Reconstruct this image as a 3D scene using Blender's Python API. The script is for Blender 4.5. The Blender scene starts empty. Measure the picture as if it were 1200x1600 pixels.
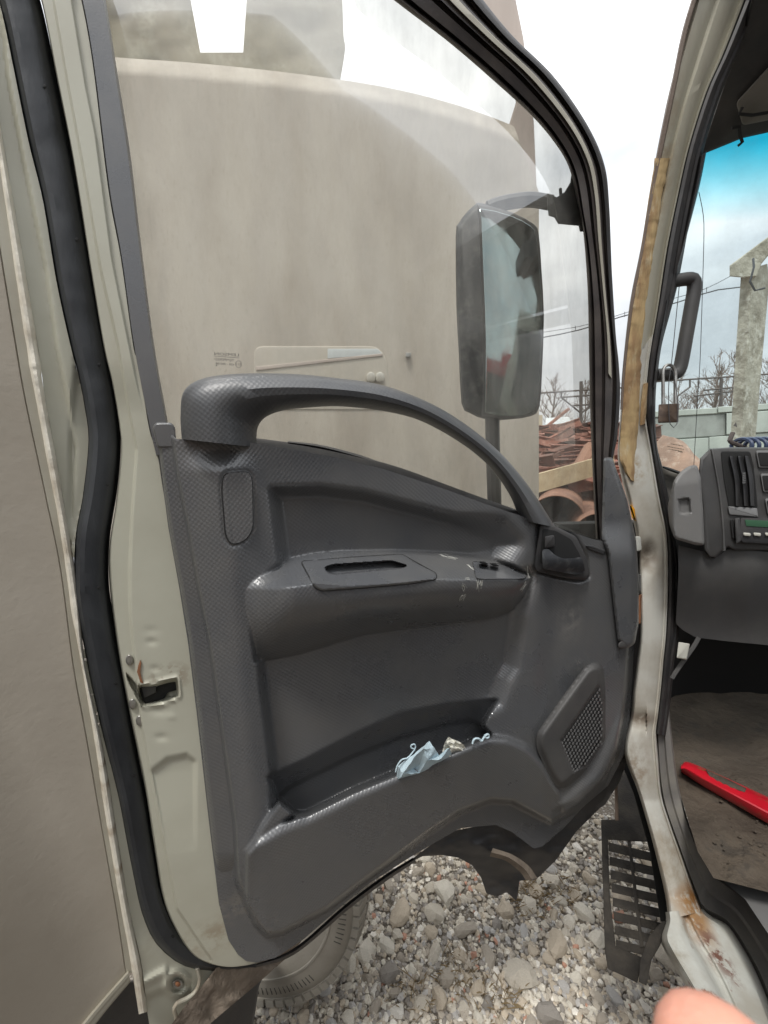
import bpy, bmesh, math, random
import numpy as np
from mathutils import Vector, Matrix, noise as mnoise
random.seed(4); rs = np.random.RandomState(7)
R = math.radians
scene = bpy.context.scene
COL = scene.collection

# ------------------------------------------------------------------ camera
F = 640.0
EYE = np.array([0.0, 0.0, 1.80])
rot = Matrix.Rotation(R(90 - 7.4), 3, 'X') @ Matrix.Rotation(R(-1.5), 3, 'Z')
RM = np.array(rot)
cd = bpy.data.cameras.new('camera'); cam = bpy.data.objects.new('camera', cd); COL.objects.link(cam)
cam.location = EYE; cam.rotation_euler = rot.to_euler()
cd.sensor_fit = 'VERTICAL'; cd.sensor_height = 36; cd.sensor_width = 27; cd.lens = F / 1600 * 36
cd.clip_start = 0.01; cd.clip_end = 2000
cd.dof.use_dof = True; cd.dof.focus_distance = 0.85; cd.dof.aperture_fstop = 15
scene.camera = cam
# ------------------------------------------------------------------ sky, sun, exposure
SUN_EL, SUN_AZ = 66, 205      # degrees; azimuth the light comes from
w = bpy.data.worlds.new('World'); scene.world = w; w.use_nodes = True
nt = w.node_tree; N = nt.nodes; N.clear()
out = N.new('ShaderNodeOutputWorld'); bg = N.new('ShaderNodeBackground'); sky = N.new('ShaderNodeTexSky')
sky.sky_type = 'NISHITA'; sky.sun_disc = False
sky.sun_elevation = R(SUN_EL); sky.sun_rotation = R(SUN_AZ)
hs = N.new('ShaderNodeHueSaturation'); hs.inputs['Saturation'].default_value = .25
tc = N.new('ShaderNodeTexCoord'); mp = N.new('ShaderNodeMapping'); mp.inputs['Scale'].default_value = (1.5, 1.5, 4)
nz = N.new('ShaderNodeTexNoise'); nz.inputs['Scale'].default_value = 1.6; nz.inputs['Detail'].default_value = 7
cr = N.new('ShaderNodeValToRGB'); cr.color_ramp.elements[0].position = .35; cr.color_ramp.elements[1].position = .65
cr.color_ramp.elements[0].color = (5.0, 5.3, 5.7, 1); cr.color_ramp.elements[1].color = (9.4, 9.5, 9.6, 1)
mx = N.new('ShaderNodeMixRGB'); mx.inputs[0].default_value = .88
nt.links.new(tc.outputs['Generated'], mp.inputs[0]); nt.links.new(mp.outputs[0], nz.inputs['Vector'])
nt.links.new(nz.outputs[0], cr.inputs[0]); nt.links.new(sky.outputs[0], hs.inputs['Color'])
nt.links.new(hs.outputs[0], mx.inputs[1]); nt.links.new(cr.outputs[0], mx.inputs[2])
# an overcast sky is about three times brighter overhead than at the horizon
sx = N.new('ShaderNodeSeparateXYZ'); zr = N.new('ShaderNodeMapRange'); zr.inputs[1].default_value = 0; zr.inputs[2].default_value = 1
zr.inputs[3].default_value = .62; zr.inputs[4].default_value = 1.75; vm = N.new('ShaderNodeVectorMath'); vm.operation = 'SCALE'
nt.links.new(tc.outputs['Generated'], sx.inputs[0]); nt.links.new(sx.outputs[2], zr.inputs[0]); nt.links.new(mx.outputs[0], vm.inputs[0]); nt.links.new(zr.outputs[0], vm.inputs['Scale'])
nt.links.new(vm.outputs[0], bg.inputs[0]); bg.inputs[1].default_value = .10; nt.links.new(bg.outputs[0], out.inputs[0])
sl = bpy.data.lights.new('sun', 'SUN'); sl.energy = 1.5; sl.angle = R(12); sl.color = (1, .97, .92)
so = bpy.data.objects.new('sun', sl); COL.objects.link(so)
dv = Vector((math.sin(R(SUN_AZ)) * math.cos(R(SUN_EL)), math.cos(R(SUN_AZ)) * math.cos(R(SUN_EL)), math.sin(R(SUN_EL))))
so.rotation_euler = dv.to_track_quat('Z', 'Y').to_euler()
scene.view_settings.view_transform = 'Standard'; scene.view_settings.look = 'None'
scene.view_settings.gamma = 1; scene.view_settings.use_curve_mapping = False
scene.view_settings.exposure = .72

# ------------------------------------------------------------------ surfaces the things stand on
def rays(px, py):
    c = np.stack([(px - 600) / F, -(py - 800) / F, -np.ones_like(px)], -1)
    return c @ RM.T
class Vert:                      # a vertical plane y = a + b x, h metres in front of it
    def __init__(s, a, b): s.o = np.array([0, a, 0.]); n = np.array([b, -1, 0.]); s.n = n / np.linalg.norm(n)
    def P(s, px, py, h=0):
        px = np.asarray(px, float); py = np.asarray(py, float); h = np.broadcast_to(np.asarray(h, float), px.shape)
        r = rays(px, py); t = (h + (s.o - EYE) @ s.n) / (r @ s.n)
        return EYE + r * t[..., None]
class Flat(Vert):                # a level plane at height z
    def __init__(s, z): s.o = np.array([0, 0, z]); s.n = np.array([0, 0, 1.])
class Curved:                    # a surface given by its distance
    def __init__(s, fn): s.fn = fn
    def P(s, px, py, h=0):
        px = np.asarray(px, float); py = np.asarray(py, float)
        return EYE + rays(px, py) * (s.fn(px, py) - h)[..., None]
D = Vert(.756, .40)
Lp = Vert(1.03, .931)

def cr1(p, n):
    p = np.array(p, float); m = len(p) - 1; t = np.linspace(0, m, n); i = np.minimum(t.astype(int), m - 1); u = (t - i)[:, None]
    q = np.vstack([2 * p[0] - p[1], p, 2 * p[-1] - p[-2]]); a, b, c, d = q[i], q[i + 1], q[i + 2], q[i + 3]
    return .5 * (2 * b + (c - a) * u + (2 * a - 5 * b + 4 * c - d) * u ** 2 + (3 * b - a - 3 * c + d) * u ** 3)
def arc(p, n, smooth=True):
    q = cr1(p, 40 * len(p)) if smooth and len(p) > 2 else np.array(p, float)
    l = np.r_[0, np.cumsum(np.linalg.norm(np.diff(q, axis=0), axis=1))]
    s = np.linspace(0, l[-1], n)
    return np.stack([np.interp(s, l, q[:, k]) for k in range(q.shape[1])], -1)
def sm(p, k=4):                  # closed smooth outline
    p = np.array(p, float); n = len(p); outp = []
    for i in range(n):
        a, b, c, d = p[i - 1], p[i], p[(i + 1) % n], p[(i + 2) % n]
        for j in range(k):
            u = j / k; outp.append(.5 * (2 * b + (c - a) * u + (2 * a - 5 * b + 4 * c - d) * u * u + (3 * b - a - 3 * c + d) * u ** 3))
    return np.array(outp)
def rnd(p, r=6, k=3):            # outline with rounded corners
    p = np.array(p, float); n = len(p); o = []
    for i in range(n):
        a, b, c = p[i - 1], p[i], p[(i + 1) % n]
        da = np.linalg.norm(a - b); dc = np.linalg.norm(c - b)
        s = b + (a - b) / da * min(r, da * .45); e = b + (c - b) / dc * min(r, dc * .45)
        for j in range(k + 1):
            u = j / k; o.append((1 - u) ** 2 * s + 2 * u * (1 - u) * b + u * u * e)
    return np.array(o)
def sdf(px, py, poly):           # signed distance, positive inside
    P = np.array(poly, float); d = np.full(px.shape, 1e9); ins = np.zeros(px.shape, bool)
    for i in range(len(P)):
        a, b = P[i - 1], P[i]; e = b - a; l = e @ e + 1e-9
        t = np.clip(((px - a[0]) * e[0] + (py - a[1]) * e[1]) / l, 0, 1)
        d = np.minimum(d, np.hypot(px - a[0] - t * e[0], py - a[1] - t * e[1]))
        if a[1] != b[1]:
            c = ((a[1] > py) != (b[1] > py)) & (px < (b[0] - a[0]) * (py - a[1]) / (b[1] - a[1]) + a[0]); ins ^= c
    return np.where(ins, d, -d)
_T = np.random.RandomState(3).rand(64, 64)
def nse(X, Y, sc, o=3, seed=0):   # smooth value noise, -1..1
    r_ = 0; a = 1; tot = 0
    for k in range(o):
        x = X / sc * 2 ** k + seed * 7.3 + k * 11; y = Y / sc * 2 ** k + seed * 3.1 + k * 5; i = np.floor(x).astype(int); j = np.floor(y).astype(int); u = x - i; v = y - j
        u = u * u * (3 - 2 * u); v = v * v * (3 - 2 * v); t = lambda p, q: _T[(i + p) % 64, (j + q) % 64]
        r_ = r_ + a * ((t(0, 0) * (1 - u) + t(1, 0) * u) * (1 - v) + (t(0, 1) * (1 - u) + t(1, 1) * u) * v - .5) * 2; tot += a; a *= .5
    return r_ / tot
def ss(x): x = np.clip(x, 0, 1); return x * x * (3 - 2 * x)

# ------------------------------------------------------------------ objects
ORG = {}
def mk(name, verts, faces, m, parent=None, smooth=True, angle=35, uv=None, label=None):
    v = np.asarray(verts, float).reshape(-1, 3)
    if parent is None:
        o0 = np.array([(v[:, 0].min() + v[:, 0].max()) / 2, (v[:, 1].min() + v[:, 1].max()) / 2, v[:, 2].min()])
    else: o0 = ORG[parent.name]
    me = bpy.data.meshes.new(name); me.from_pydata((v - o0).tolist(), [], faces if isinstance(faces, list) else faces.tolist())
    me.validate()
    if uv is not None and len(me.vertices) == len(v):
        ul = me.uv_layers.new(name='UV'); li = np.empty(len(me.loops), int); me.loops.foreach_get('vertex_index', li)
        ul.data.foreach_set('uv', np.asarray(uv, float)[li].ravel())
    if smooth:
        me.polygons.foreach_set('use_smooth', [True] * len(me.polygons)); me.set_sharp_from_angle(angle=R(angle))
    for mm in (m if isinstance(m, (list, tuple)) else [m]): me.materials.append(mm)
    o = bpy.data.objects.new(name, me); COL.objects.link(o)
    if parent is None: o.location = o0
    else: o.parent = parent
    ORG[o.name] = o0
    if label: o['label'] = label
    return o
def thing(name, loc, label, cat, group=None):
    o = bpy.data.objects.new(name, None); COL.objects.link(o); o.location = loc; o.empty_display_size = .05
    o['label'] = label; o['category'] = cat
    if group: o['group'] = group
    ORG[o.name] = np.array(loc, float); return o
def tag(o, label, cat, group=None):
    o['label'] = label; o['category'] = cat
    if group: o['group'] = group
    return o
class G:                         # collects shapes for one mesh
    def __init__(s): s.v = []; s.f = []; s.n = 0; s.u = []
    def add(s, v, f):
        v = np.asarray(v, float).reshape(-1, 3); s.f += [[i + s.n for i in q] for q in f]; s.v.append(v); s.n += len(v); return s
    def box(s, c, d, rz=0, rx=0, ry=0):
        x, y, z = np.array(d) / 2; v = np.array([[i * x, j * y, k * z] for i in (-1, 1) for j in (-1, 1) for k in (-1, 1)])
        M = np.array(Matrix.Rotation(rz, 3, 'Z') @ Matrix.Rotation(ry, 3, 'Y') @ Matrix.Rotation(rx, 3, 'X'))
        return s.add(v @ M.T + np.array(c), [[0, 1, 3, 2], [4, 6, 7, 5], [0, 4, 5, 1], [2, 3, 7, 6], [0, 2, 6, 4], [1, 5, 7, 3]])
    def tube(s, pts, r, k=8, cap=True):
        p = np.array(pts, float); n = len(p); rr = np.broadcast_to(np.array(r, float), (n,)); vs = []; up = None
        for i in range(n):
            t = p[min(i + 1, n - 1)] - p[max(i - 1, 0)]; t = t / (np.linalg.norm(t) + 1e-12)
            if up is None: up = np.cross(t, [0, 0, 1.]) if abs(t[2]) < .9 else np.cross(t, [1., 0, 0])
            up = up - t * (up @ t); up /= np.linalg.norm(up) + 1e-12; b = np.cross(t, up)
            for j in range(k):
                a = 2 * math.pi * j / k; vs.append(p[i] + rr[i] * (math.cos(a) * up + math.sin(a) * b))
        f = [[i * k + j, i * k + (j + 1) % k, (i + 1) * k + (j + 1) % k, (i + 1) * k + j] for i in range(n - 1) for j in range(k)]
        if cap: f += [list(range(k))[::-1], [(n - 1) * k + j for j in range(k)]]
        return s.add(vs, f)
    def prism(s, poly, S, h0, h1, bev=.002, bpx=2.0):
        p = np.array(poly, float); n = len(p)
        area = .5 * np.sum(p[:, 0] * np.roll(p[:, 1], -1) - np.roll(p[:, 0], -1) * p[:, 1])
        if area < 0: p = p[::-1]
        e1 = p - np.roll(p, 1, 0); e2 = np.roll(p, -1, 0) - p
        n1 = np.stack([-e1[:, 1], e1[:, 0]], -1); n2 = np.stack([-e2[:, 1], e2[:, 0]], -1)
        nn = n1 / (np.linalg.norm(n1, axis=1)[:, None] + 1e-9) + n2 / (np.linalg.norm(n2, axis=1)[:, None] + 1e-9)
        nn /= np.linalg.norm(nn, axis=1)[:, None] + 1e-9
        q1 = p + nn * bpx * .3; q2 = p + nn * bpx
        rings = [S.P(p[:, 0], p[:, 1], h0), S.P(p[:, 0], p[:, 1], h1 - bev), S.P(q1[:, 0], q1[:, 1], h1 - bev * .3), S.P(q2[:, 0], q2[:, 1], h1)]
        f = [[a * n + i, a * n + (i + 1) % n, (a + 1) * n + (i + 1) % n, (a + 1) * n + i] for a in range(3) for i in range(n)]
        f += [[3 * n + i for i in range(n)], [i for i in range(n)][::-1]]
        return s.add(np.vstack(rings), f)
    def mk(s, name, m, parent=None, **k): return mk(name, np.vstack(s.v), s.f, m, parent, **k)
def prism(name, poly, S, h0, h1, m, parent, bev=.002, bpx=2.0, **k): return G().prism(poly, S, h0, h1, bev, bpx).mk(name, m, parent, **k)
def strip(name, A, B, prof, S, m, parent, n=120, back=.01, mcols=None, extra=None, smooth=True, uvs=True, **k):
    a, b = (cr1(A, n), cr1(B, n)) if len(A) == len(B) else (arc(A, n), arc(B, n))
    pr = np.array(prof, float); tt = pr[:, 0]; hh = pr[:, 1]
    if mcols: t2 = np.linspace(0, 1, mcols); hh = np.interp(t2, tt, hh); tt = t2
    px = a[:, None, 0] + (b - a)[:, None, 0] * tt; py = a[:, None, 1] + (b - a)[:, None, 1] * tt
    h = np.broadcast_to(hh, px.shape).copy()
    if extra is not None: h = h + extra(px, py)
    V = S.P(px, py, h); c = len(tt)
    if back:
        lo = h.min() - back
        V = np.concatenate([V, S.P(px[:, -1:], py[:, -1:], h[:, -1:] - back), S.P(px[:, :1], py[:, :1], h[:, :1] - back)], 1)
    C = V.shape[1]; I = np.arange(n * C).reshape(n, C)
    J = np.c_[I, I[:, :1]] if back else I
    f = np.stack([J[:-1, :-1], J[:-1, 1:], J[1:, 1:], J[1:, :-1]], -1).reshape(-1, 4).tolist()
    if back: f += [I[0].tolist(), I[-1].tolist()[::-1]]
    V = V.reshape(-1, 3); uv = np.stack([V @ np.array([.93, .37, 0]), V[:, 2]], -1)
    return mk(name, V, f, m, parent, smooth=smooth, uv=uv, **k)
def field(name, poly, hfn, S, m, parent, step=3.0, skirt=.02, blur=0, **k):
    P = np.array(poly, float); x0, y0 = P.min(0) - step * 2; x1, y1 = P.max(0) + step * 2
    X, Y = np.meshgrid(np.arange(x0, x1, step), np.arange(y0, y1, step))
    cs = sdf(X[:-1, :-1] + step / 2, Y[:-1, :-1] + step / 2, P) > 0
    H = hfn(X, Y)
    for _ in range(blur):
        Q = np.pad(H, 1, mode='edge'); H = (Q[:-2, 1:-1] + Q[2:, 1:-1] + Q[1:-1, :-2] + Q[1:-1, 2:] + 4 * H) / 8
    c = np.pad(cs, 1); nb = c[:-1, :-1].astype(int) + c[1:, :-1] + c[:-1, 1:] + c[1:, 1:]
    bd = (nb > 0) & (nb < 4)
    bx, by = X[bd], Y[bd]; best = np.full(bx.shape, 1e9); qx, qy = bx.copy(), by.copy()
    for i in range(len(P)):
        a, b = P[i - 1], P[i]; e = b - a; l = e @ e + 1e-9; t = np.clip(((bx - a[0]) * e[0] + (by - a[1]) * e[1]) / l, 0, 1)
        cx, cy = a[0] + t * e[0], a[1] + t * e[1]; d = np.hypot(bx - cx, by - cy); g = d < best
        best[g] = d[g]; qx[g] = cx[g]; qy[g] = cy[g]
    X = X.copy(); Y = Y.copy(); X[bd] = qx; Y[bd] = qy
    V = S.P(X, Y, H); idx = -np.ones(X.shape, int); used = nb > 0; idx[used] = np.arange(used.sum())
    F4 = np.stack([idx[:-1, :-1], idx[:-1, 1:], idx[1:, 1:], idx[1:, :-1]], -1)[cs]
    vs = V[used]; W = S.P(X, Y, H - skirt)[used]
    ed = {}
    for q in F4.tolist():
        for i in range(4):
            a, b = q[i], q[(i + 1) % 4]
            if (b, a) in ed: del ed[(b, a)]
            else: ed[(a, b)] = 1
    nv = len(vs); bl = sorted({i for e in ed for i in e}); mp_ = {i: nv + j for j, i in enumerate(bl)}
    f = F4.tolist() + [[b, a, mp_[a], mp_[b]] for a, b in ed]
    allv = np.vstack([vs, W[bl]]); uv = np.stack([allv @ np.array([.93, .37, 0]), allv[:, 2]], -1)
    return mk(name, allv, f, m, parent, uv=uv, **k)

# ------------------------------------------------------------------ materials
def mat(name, col, rough=.5, metal=0, col2=None, ns=8, nf=.5, ndet=5, stretch=(1, 1, 1), bump=0, bs=60, bdist=.002,
        dots=0, pitch=.006, thr=(.4, .65), spec=.5, col3=None, n3=30, t3=(.6, .7), rvar=0, coat=0):
    m = bpy.data.materials.new(name); m.use_nodes = True; t = m.node_tree; n = t.nodes; L = t.links
    p = n['Principled BSDF']; p.inputs['Roughness'].default_value = rough; p.inputs['Metallic'].default_value = metal
    p.inputs['Base Color'].default_value = (*col, 1); p.inputs['Specular IOR Level'].default_value = spec
    if coat: p.inputs['Coat Weight'].default_value = coat
    tc = n.new('ShaderNodeTexCoord'); mp = n.new('ShaderNodeMapping'); mp.inputs['Scale'].default_value = stretch
    L.new(tc.outputs['Object'], mp.inputs[0]); c = None
    def nz_(scale, det=5, rg=.6):
        z = n.new('ShaderNodeTexNoise'); z.inputs['Scale'].default_value = scale; z.inputs['Detail'].default_value = det
        z.inputs['Roughness'].default_value = rg; L.new(mp.outputs[0], z.inputs['Vector']); return z
    def ramp(z, a, b):
        r = n.new('ShaderNodeMapRange'); r.inputs[1].default_value = a; r.inputs[2].default_value = b; L.new(z.outputs[0], r.inputs[0]); return r
    if col2 is not None:
        z = nz_(ns, ndet); r = ramp(z, *thr); k = n.new('ShaderNodeMath'); k.operation = 'MULTIPLY'; k.inputs[1].default_value = nf
        L.new(r.outputs[0], k.inputs[0]); x = n.new('ShaderNodeMixRGB'); x.inputs[1].default_value = (*col, 1); x.inputs[2].default_value = (*col2, 1)
        L.new(k.outputs[0], x.inputs[0]); c = x
        if rvar:
            q = n.new('ShaderNodeMath'); q.operation = 'MULTIPLY_ADD'; q.inputs[1].default_value = rvar; q.inputs[2].default_value = rough
            L.new(r.outputs[0], q.inputs[0]); L.new(q.outputs[0], p.inputs['Roughness'])
    if col3 is not None:
        z = nz_(n3, 6, .7); r = ramp(z, *t3); x = n.new('ShaderNodeMixRGB'); x.inputs[2].default_value = (*col3, 1)
        if c: L.new(c.outputs[0], x.inputs[1])
        else: x.inputs[1].default_value = (*col, 1)
        L.new(r.outputs[0], x.inputs[0]); c = x
    if c: L.new(c.outputs[0], p.inputs['Base Color'])
    last = None
    if bump:
        z = nz_(bs, 4); b = n.new('ShaderNodeBump'); b.inputs['Strength'].default_value = bump; b.inputs['Distance'].default_value = bdist
        L.new(z.outputs[0], b.inputs['Height']); last = b
    if dots:
        uvn = n.new('ShaderNodeUVMap'); m2 = n.new('ShaderNodeMapping'); m2.inputs['Rotation'].default_value = (0, 0, R(40)); s = 2 * math.pi / pitch
        m2.inputs['Scale'].default_value = (s, s, s); L.new(uvn.outputs[0], m2.inputs[0]); sp = n.new('ShaderNodeSeparateXYZ'); L.new(m2.outputs[0], sp.inputs[0])
        sx = n.new('ShaderNodeMath'); sx.operation = 'SINE'; sy = n.new('ShaderNodeMath'); sy.operation = 'SINE'
        L.new(sp.outputs[0], sx.inputs[0]); L.new(sp.outputs[1], sy.inputs[0]); mu = n.new('ShaderNodeMath'); mu.operation = 'ADD'
        L.new(sx.outputs[0], mu.inputs[0]); L.new(sy.outputs[0], mu.inputs[1])
        b = n.new('ShaderNodeBump'); b.inputs['Strength'].default_value = dots; b.inputs['Distance'].default_value = .0007
        L.new(mu.outputs[0], b.inputs['Height'])
        if last: L.new(last.outputs[0], b.inputs['Normal'])
        last = b
    if last: L.new(last.outputs[0], p.inputs['Normal'])
    return m
def glassmat(name, tint, dust, dcol, ns=5, grad=None, stretch=(1, 1, 1), refl=1.0):
    m = bpy.data.materials.new(name); m.use_nodes = True; t = m.node_tree; n = t.nodes; L = t.links; n.clear()
    o = n.new('ShaderNodeOutputMaterial'); tr = n.new('ShaderNodeBsdfTransparent'); tr.inputs[0].default_value = (*tint, 1)
    gl = n.new('ShaderNodeBsdfGlossy'); gl.inputs['Roughness'].default_value = .02; fr = n.new('ShaderNodeFresnel'); fr.inputs[0].default_value = 1.4
    df = n.new('ShaderNodeBsdfDiffuse'); df.inputs[0].default_value = (*dcol, 1)
    tc = n.new('ShaderNodeTexCoord'); mp = n.new('ShaderNodeMapping'); mp.inputs['Scale'].default_value = stretch; L.new(tc.outputs['Object'], mp.inputs[0])
    z = n.new('ShaderNodeTexNoise'); z.inputs['Scale'].default_value = ns; z.inputs['Detail'].default_value = 9; z.inputs['Roughness'].default_value = .7
    L.new(mp.outputs[0], z.inputs['Vector']); r = n.new('ShaderNodeMapRange'); r.inputs[1].default_value = .35; r.inputs[2].default_value = .7
    r.inputs[3].default_value = dust[0]; r.inputs[4].default_value = dust[1]; L.new(z.outputs[0], r.inputs[0])
    a = n.new('ShaderNodeMixShader'); L.new(r.outputs[0], a.inputs[0]); L.new(tr.outputs[0], a.inputs[1]); L.new(df.outputs[0], a.inputs[2])
    b = n.new('ShaderNodeMixShader'); mm = n.new('ShaderNodeMath'); mm.operation = 'MULTIPLY'; mm.inputs[1].default_value = refl; L.new(fr.outputs[0], mm.inputs[0])
    L.new(mm.outputs[0], b.inputs[0]); L.new(a.outputs[0], b.inputs[1]); L.new(gl.outputs[0], b.inputs[2]); L.new(b.outputs[0], o.inputs[0])
    if grad:                       # a coloured shade band printed into the top of the glass
        g = n.new('ShaderNodeNewGeometry'); s = n.new('ShaderNodeSeparateXYZ'); L.new(g.outputs['Position'], s.inputs[0])
        q = n.new('ShaderNodeMapRange'); q.inputs[1].default_value = grad[0]; q.inputs[2].default_value = grad[1]; L.new(s.outputs[2], q.inputs[0])
        x = n.new('ShaderNodeMixRGB'); x.inputs[1].default_value = (*tint, 1); x.inputs[2].default_value = (*grad[2], 1); L.new(q.outputs[0], x.inputs[0]); L.new(x.outputs[0], tr.inputs[0])
    return m
M = {}
M['trim'] = mat('grey_dimpled_plastic', (.090, .093, .099), .25, col2=(.13, .125, .115), ns=6, nf=.45, dots=.13, pitch=.0054, bump=.10, bs=400, rvar=.12, spec=.95, col3=(.17, .165, .155), n3=11, t3=(.66, .8))
M['trims'] = mat('grey_smooth_plastic', (.090, .093, .099), .25, col2=(.13, .125, .115), ns=9, nf=.4, bump=.12, bs=500, rvar=.15, spec=.85)
M['pad'] = mat('dark_grip_plastic', (.062, .064, .068), .42, dots=.09, pitch=.0054, col2=(.10, .097, .092), ns=12, nf=.35, spec=.7, bump=.1, bs=500)
M['dark'] = mat('black_plastic', (.035, .035, .037), .5, col2=(.10, .09, .08), ns=10, nf=.35, bump=.2, bs=200)
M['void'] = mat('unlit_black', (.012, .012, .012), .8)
M['rubber'] = mat('black_rubber', (.016, .018, .022), .38, col2=(.07, .075, .08), ns=14, nf=.45, bump=.35, bs=90, stretch=(1, 1, .35), rvar=.2)
M['sealmat'] = mat('dull_black_rubber', (.022, .021, .022), .6, col2=(.07, .06, .055), ns=20, nf=.4, bump=.2, bs=100)
M['frame_dark'] = mat('brown_black_frame', (.045, .038, .036), .42, col2=(.13, .11, .095), ns=14, nf=.4, bump=.15, bs=150)
M['beige'] = mat('beige_grey_paint', (.46, .455, .375), .35, col2=(.34, .32, .25), ns=4, nf=.45, bump=.06, bs=18, bdist=.004, col3=(.2, .14, .09), n3=45, t3=(.74, .8), coat=.15)
M['beige2'] = mat('dusty_beige_paint', (.42, .40, .33), .5, col2=(.27, .24, .19), ns=5, nf=.6, bump=.15, bs=25, col3=(.22, .16, .11), n3=30, t3=(.68, .8))
M['tan'] = mat('dusty_tan_panel', (.40, .36, .30), .75, col2=(.29, .255, .205), ns=3, nf=.5, bump=.3, bs=75, bdist=.002, col3=(.34, .31, .26), n3=90, t3=(.6, .75))
M['foam'] = mat('dirty_cream_strip', (.72, .68, .58), .8, col2=(.42, .34, .24), ns=18, nf=.6, bump=.6, bs=60, thr=(.5, .72), bdist=.003)
M['fender'] = mat('mud_caked_metal', (.22, .18, .14), .9, col2=(.11, .085, .065), ns=12, nf=.8, bump=1, bs=35, bdist=.008)
M['white'] = mat('worn_white_paint', (.54, .53, .48), .42, col2=(.33, .285, .22), ns=7, nf=.7, bump=.15, bs=20, bdist=.004, col3=(.22, .11, .05), n3=22, t3=(.67, .74))
M['whiter'] = mat('scuffed_white_paint', (.54, .55, .51), .4, col2=(.34, .3, .24), ns=9, nf=.6, bump=.15, bs=20, bdist=.004, col3=(.2, .09, .06), n3=16, t3=(.6, .66))
M['pillar'] = mat('stained_grey_paint', (.36, .34, .27), .5, col2=(.2, .16, .12), ns=6, nf=.7, bump=.15, bs=30, stretch=(1, 1, .25), thr=(.45, .7), col3=(.15, .09, .05), n3=30, t3=(.7, .8))
M['tape'] = mat('aged_yellow_foam', (.50, .36, .18), .85, col2=(.27, .16, .08), ns=18, nf=.85, bump=1, bs=70, bdist=.003, stretch=(1, 1, .3), col3=(.58, .50, .34), n3=30, t3=(.55, .7), thr=(.42, .6))
M['rust'] = mat('rust', (.30, .13, .06), .9, col2=(.12, .06, .035), ns=30, nf=.8, bump=.8, bs=80)
M['steel'] = mat('dull_steel', (.42, .42, .40), .4, metal=.8, col2=(.15, .12, .1), ns=40, nf=.6)
M['floor'] = mat('muddy_floor_mat', (.050, .038, .027), .85, col2=(.115, .09, .064), ns=7, nf=.8, bump=1, bs=26, bdist=.012, col3=(.05, .04, .03), n3=14, t3=(.5, .62))
M['red'] = mat('glossy_red_paint', (.55, .012, .025), .28, col2=(.40, .01, .02), ns=10, nf=.5, coat=.4, col3=(.25, .11, .05), n3=14, t3=(.6, .68))
M['dash'] = mat('grey_dash_plastic', (.062, .061, .061), .55, col2=(.10, .096, .09), ns=9, nf=.5, bump=.25, bs=450)
M['dashl'] = mat('light_grey_dash_plastic', (.15, .148, .145), .5, col2=(.2, .19, .175), ns=9, nf=.4, bump=.25, bs=450)
M['dusty'] = mat('dusty_grey_plastic', (.17, .16, .15), .7, col2=(.27, .25, .21), ns=9, nf=.7, bump=.3, bs=80)
M['stepm'] = mat('dirty_black_step', (.028, .025, .022), .9, col2=(.06, .052, .042), ns=16, nf=.7, bump=.8, bs=120, bdist=.003, spec=.25)
M['silver'] = mat('silver_plastic', (.2, .2, .2), .35)
M['liner'] = mat('headliner_grey', (.22, .21, .19), .9, col2=(.14, .13, .11), ns=10, nf=.5, bump=.3, bs=200)
M['mirror'] = mat('mirror_silver', (.40, .50, .52), .03, metal=1, col2=(.5, .52, .5), ns=30, nf=.35, rvar=.12)
M['housing'] = mat('dusty_black_housing', (.028, .030, .034), .5, col2=(.14, .14, .135), ns=40, nf=.55, bump=.15, bs=200, thr=(.5, .75))
M['padlock'] = mat('tarnished_brass', (.14, .10, .075), .45, metal=.6, col2=(.06, .045, .04), ns=40, nf=.7)
M['cloth'] = mat('pale_blue_cloth', (.50, .62, .68), .85, col2=(.40, .52, .58), ns=60, nf=.5, bump=.5, bs=400)
M['paper'] = mat('white_tissue', (.7, .69, .62), .9, col2=(.5, .48, .4), ns=60, nf=.5, bump=.6, bs=200)
M['skin'] = mat('skin', (.72, .36, .26), .5, col2=(.62, .26, .19), ns=60, nf=.5, bump=.2, bs=900)
M['skin'].node_tree.nodes['Principled BSDF'].inputs['Subsurface Weight'].default_value = .25
M['skin'].node_tree.nodes['Principled BSDF'].inputs['Subsurface Radius'].default_value = (.006, .002, .001)
M['nail'] = mat('finger_nail', (.75, .5, .42), .3)
M['tyre'] = mat('dusty_tyre_rubber', (.31, .285, .24), .85, col2=(.22, .2, .165), ns=9, nf=.7, bump=.4, bs=120)
M['tyredark'] = mat('tyre_groove', (.07, .065, .055), .9)
M['wall'] = mat('dusty_beige_box', (.51, .465, .40), .7, col2=(.36, .315, .26), ns=2.0, nf=.8, ndet=12, stretch=(1.6, 1.6, .5), thr=(.38, .66), col3=(.30, .26, .21), n3=60, t3=(.57, .8), bump=.15, bs=30)
M['wall2'] = mat('mottled_dirty_canvas', (.36, .33, .25), .8, col2=(.25, .215, .15), ns=1.6, nf=.8, ndet=8, bump=.5, bs=8, col3=(.42, .40, .32), n3=6, t3=(.5, .68))  # colour of the seat reflections in the door glass
M['pink'] = mat('pinkish_tan_post', (.50, .43, .38), .7, col2=(.40, .34, .3), ns=2, nf=.6, stretch=(2, 2, .2))
M['pale'] = mat('pale_panel', (.50, .46, .395), .7, col2=(.42, .385, .325), ns=4, nf=.5)
M['conc'] = mat('weathered_concrete', (.42, .39, .32), .9, col2=(.20, .175, .13), ns=2.2, nf=.85, ndet=9, bump=.8, bs=9, bdist=.04, col3=(.56, .54, .47), n3=4, t3=(.52, .68))
M['block'] = mat('pale_concrete_block', (.50, .52, .47), .9, col2=(.36, .38, .34), ns=.9, nf=.7, ndet=8, bump=.3, bs=6)
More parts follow.
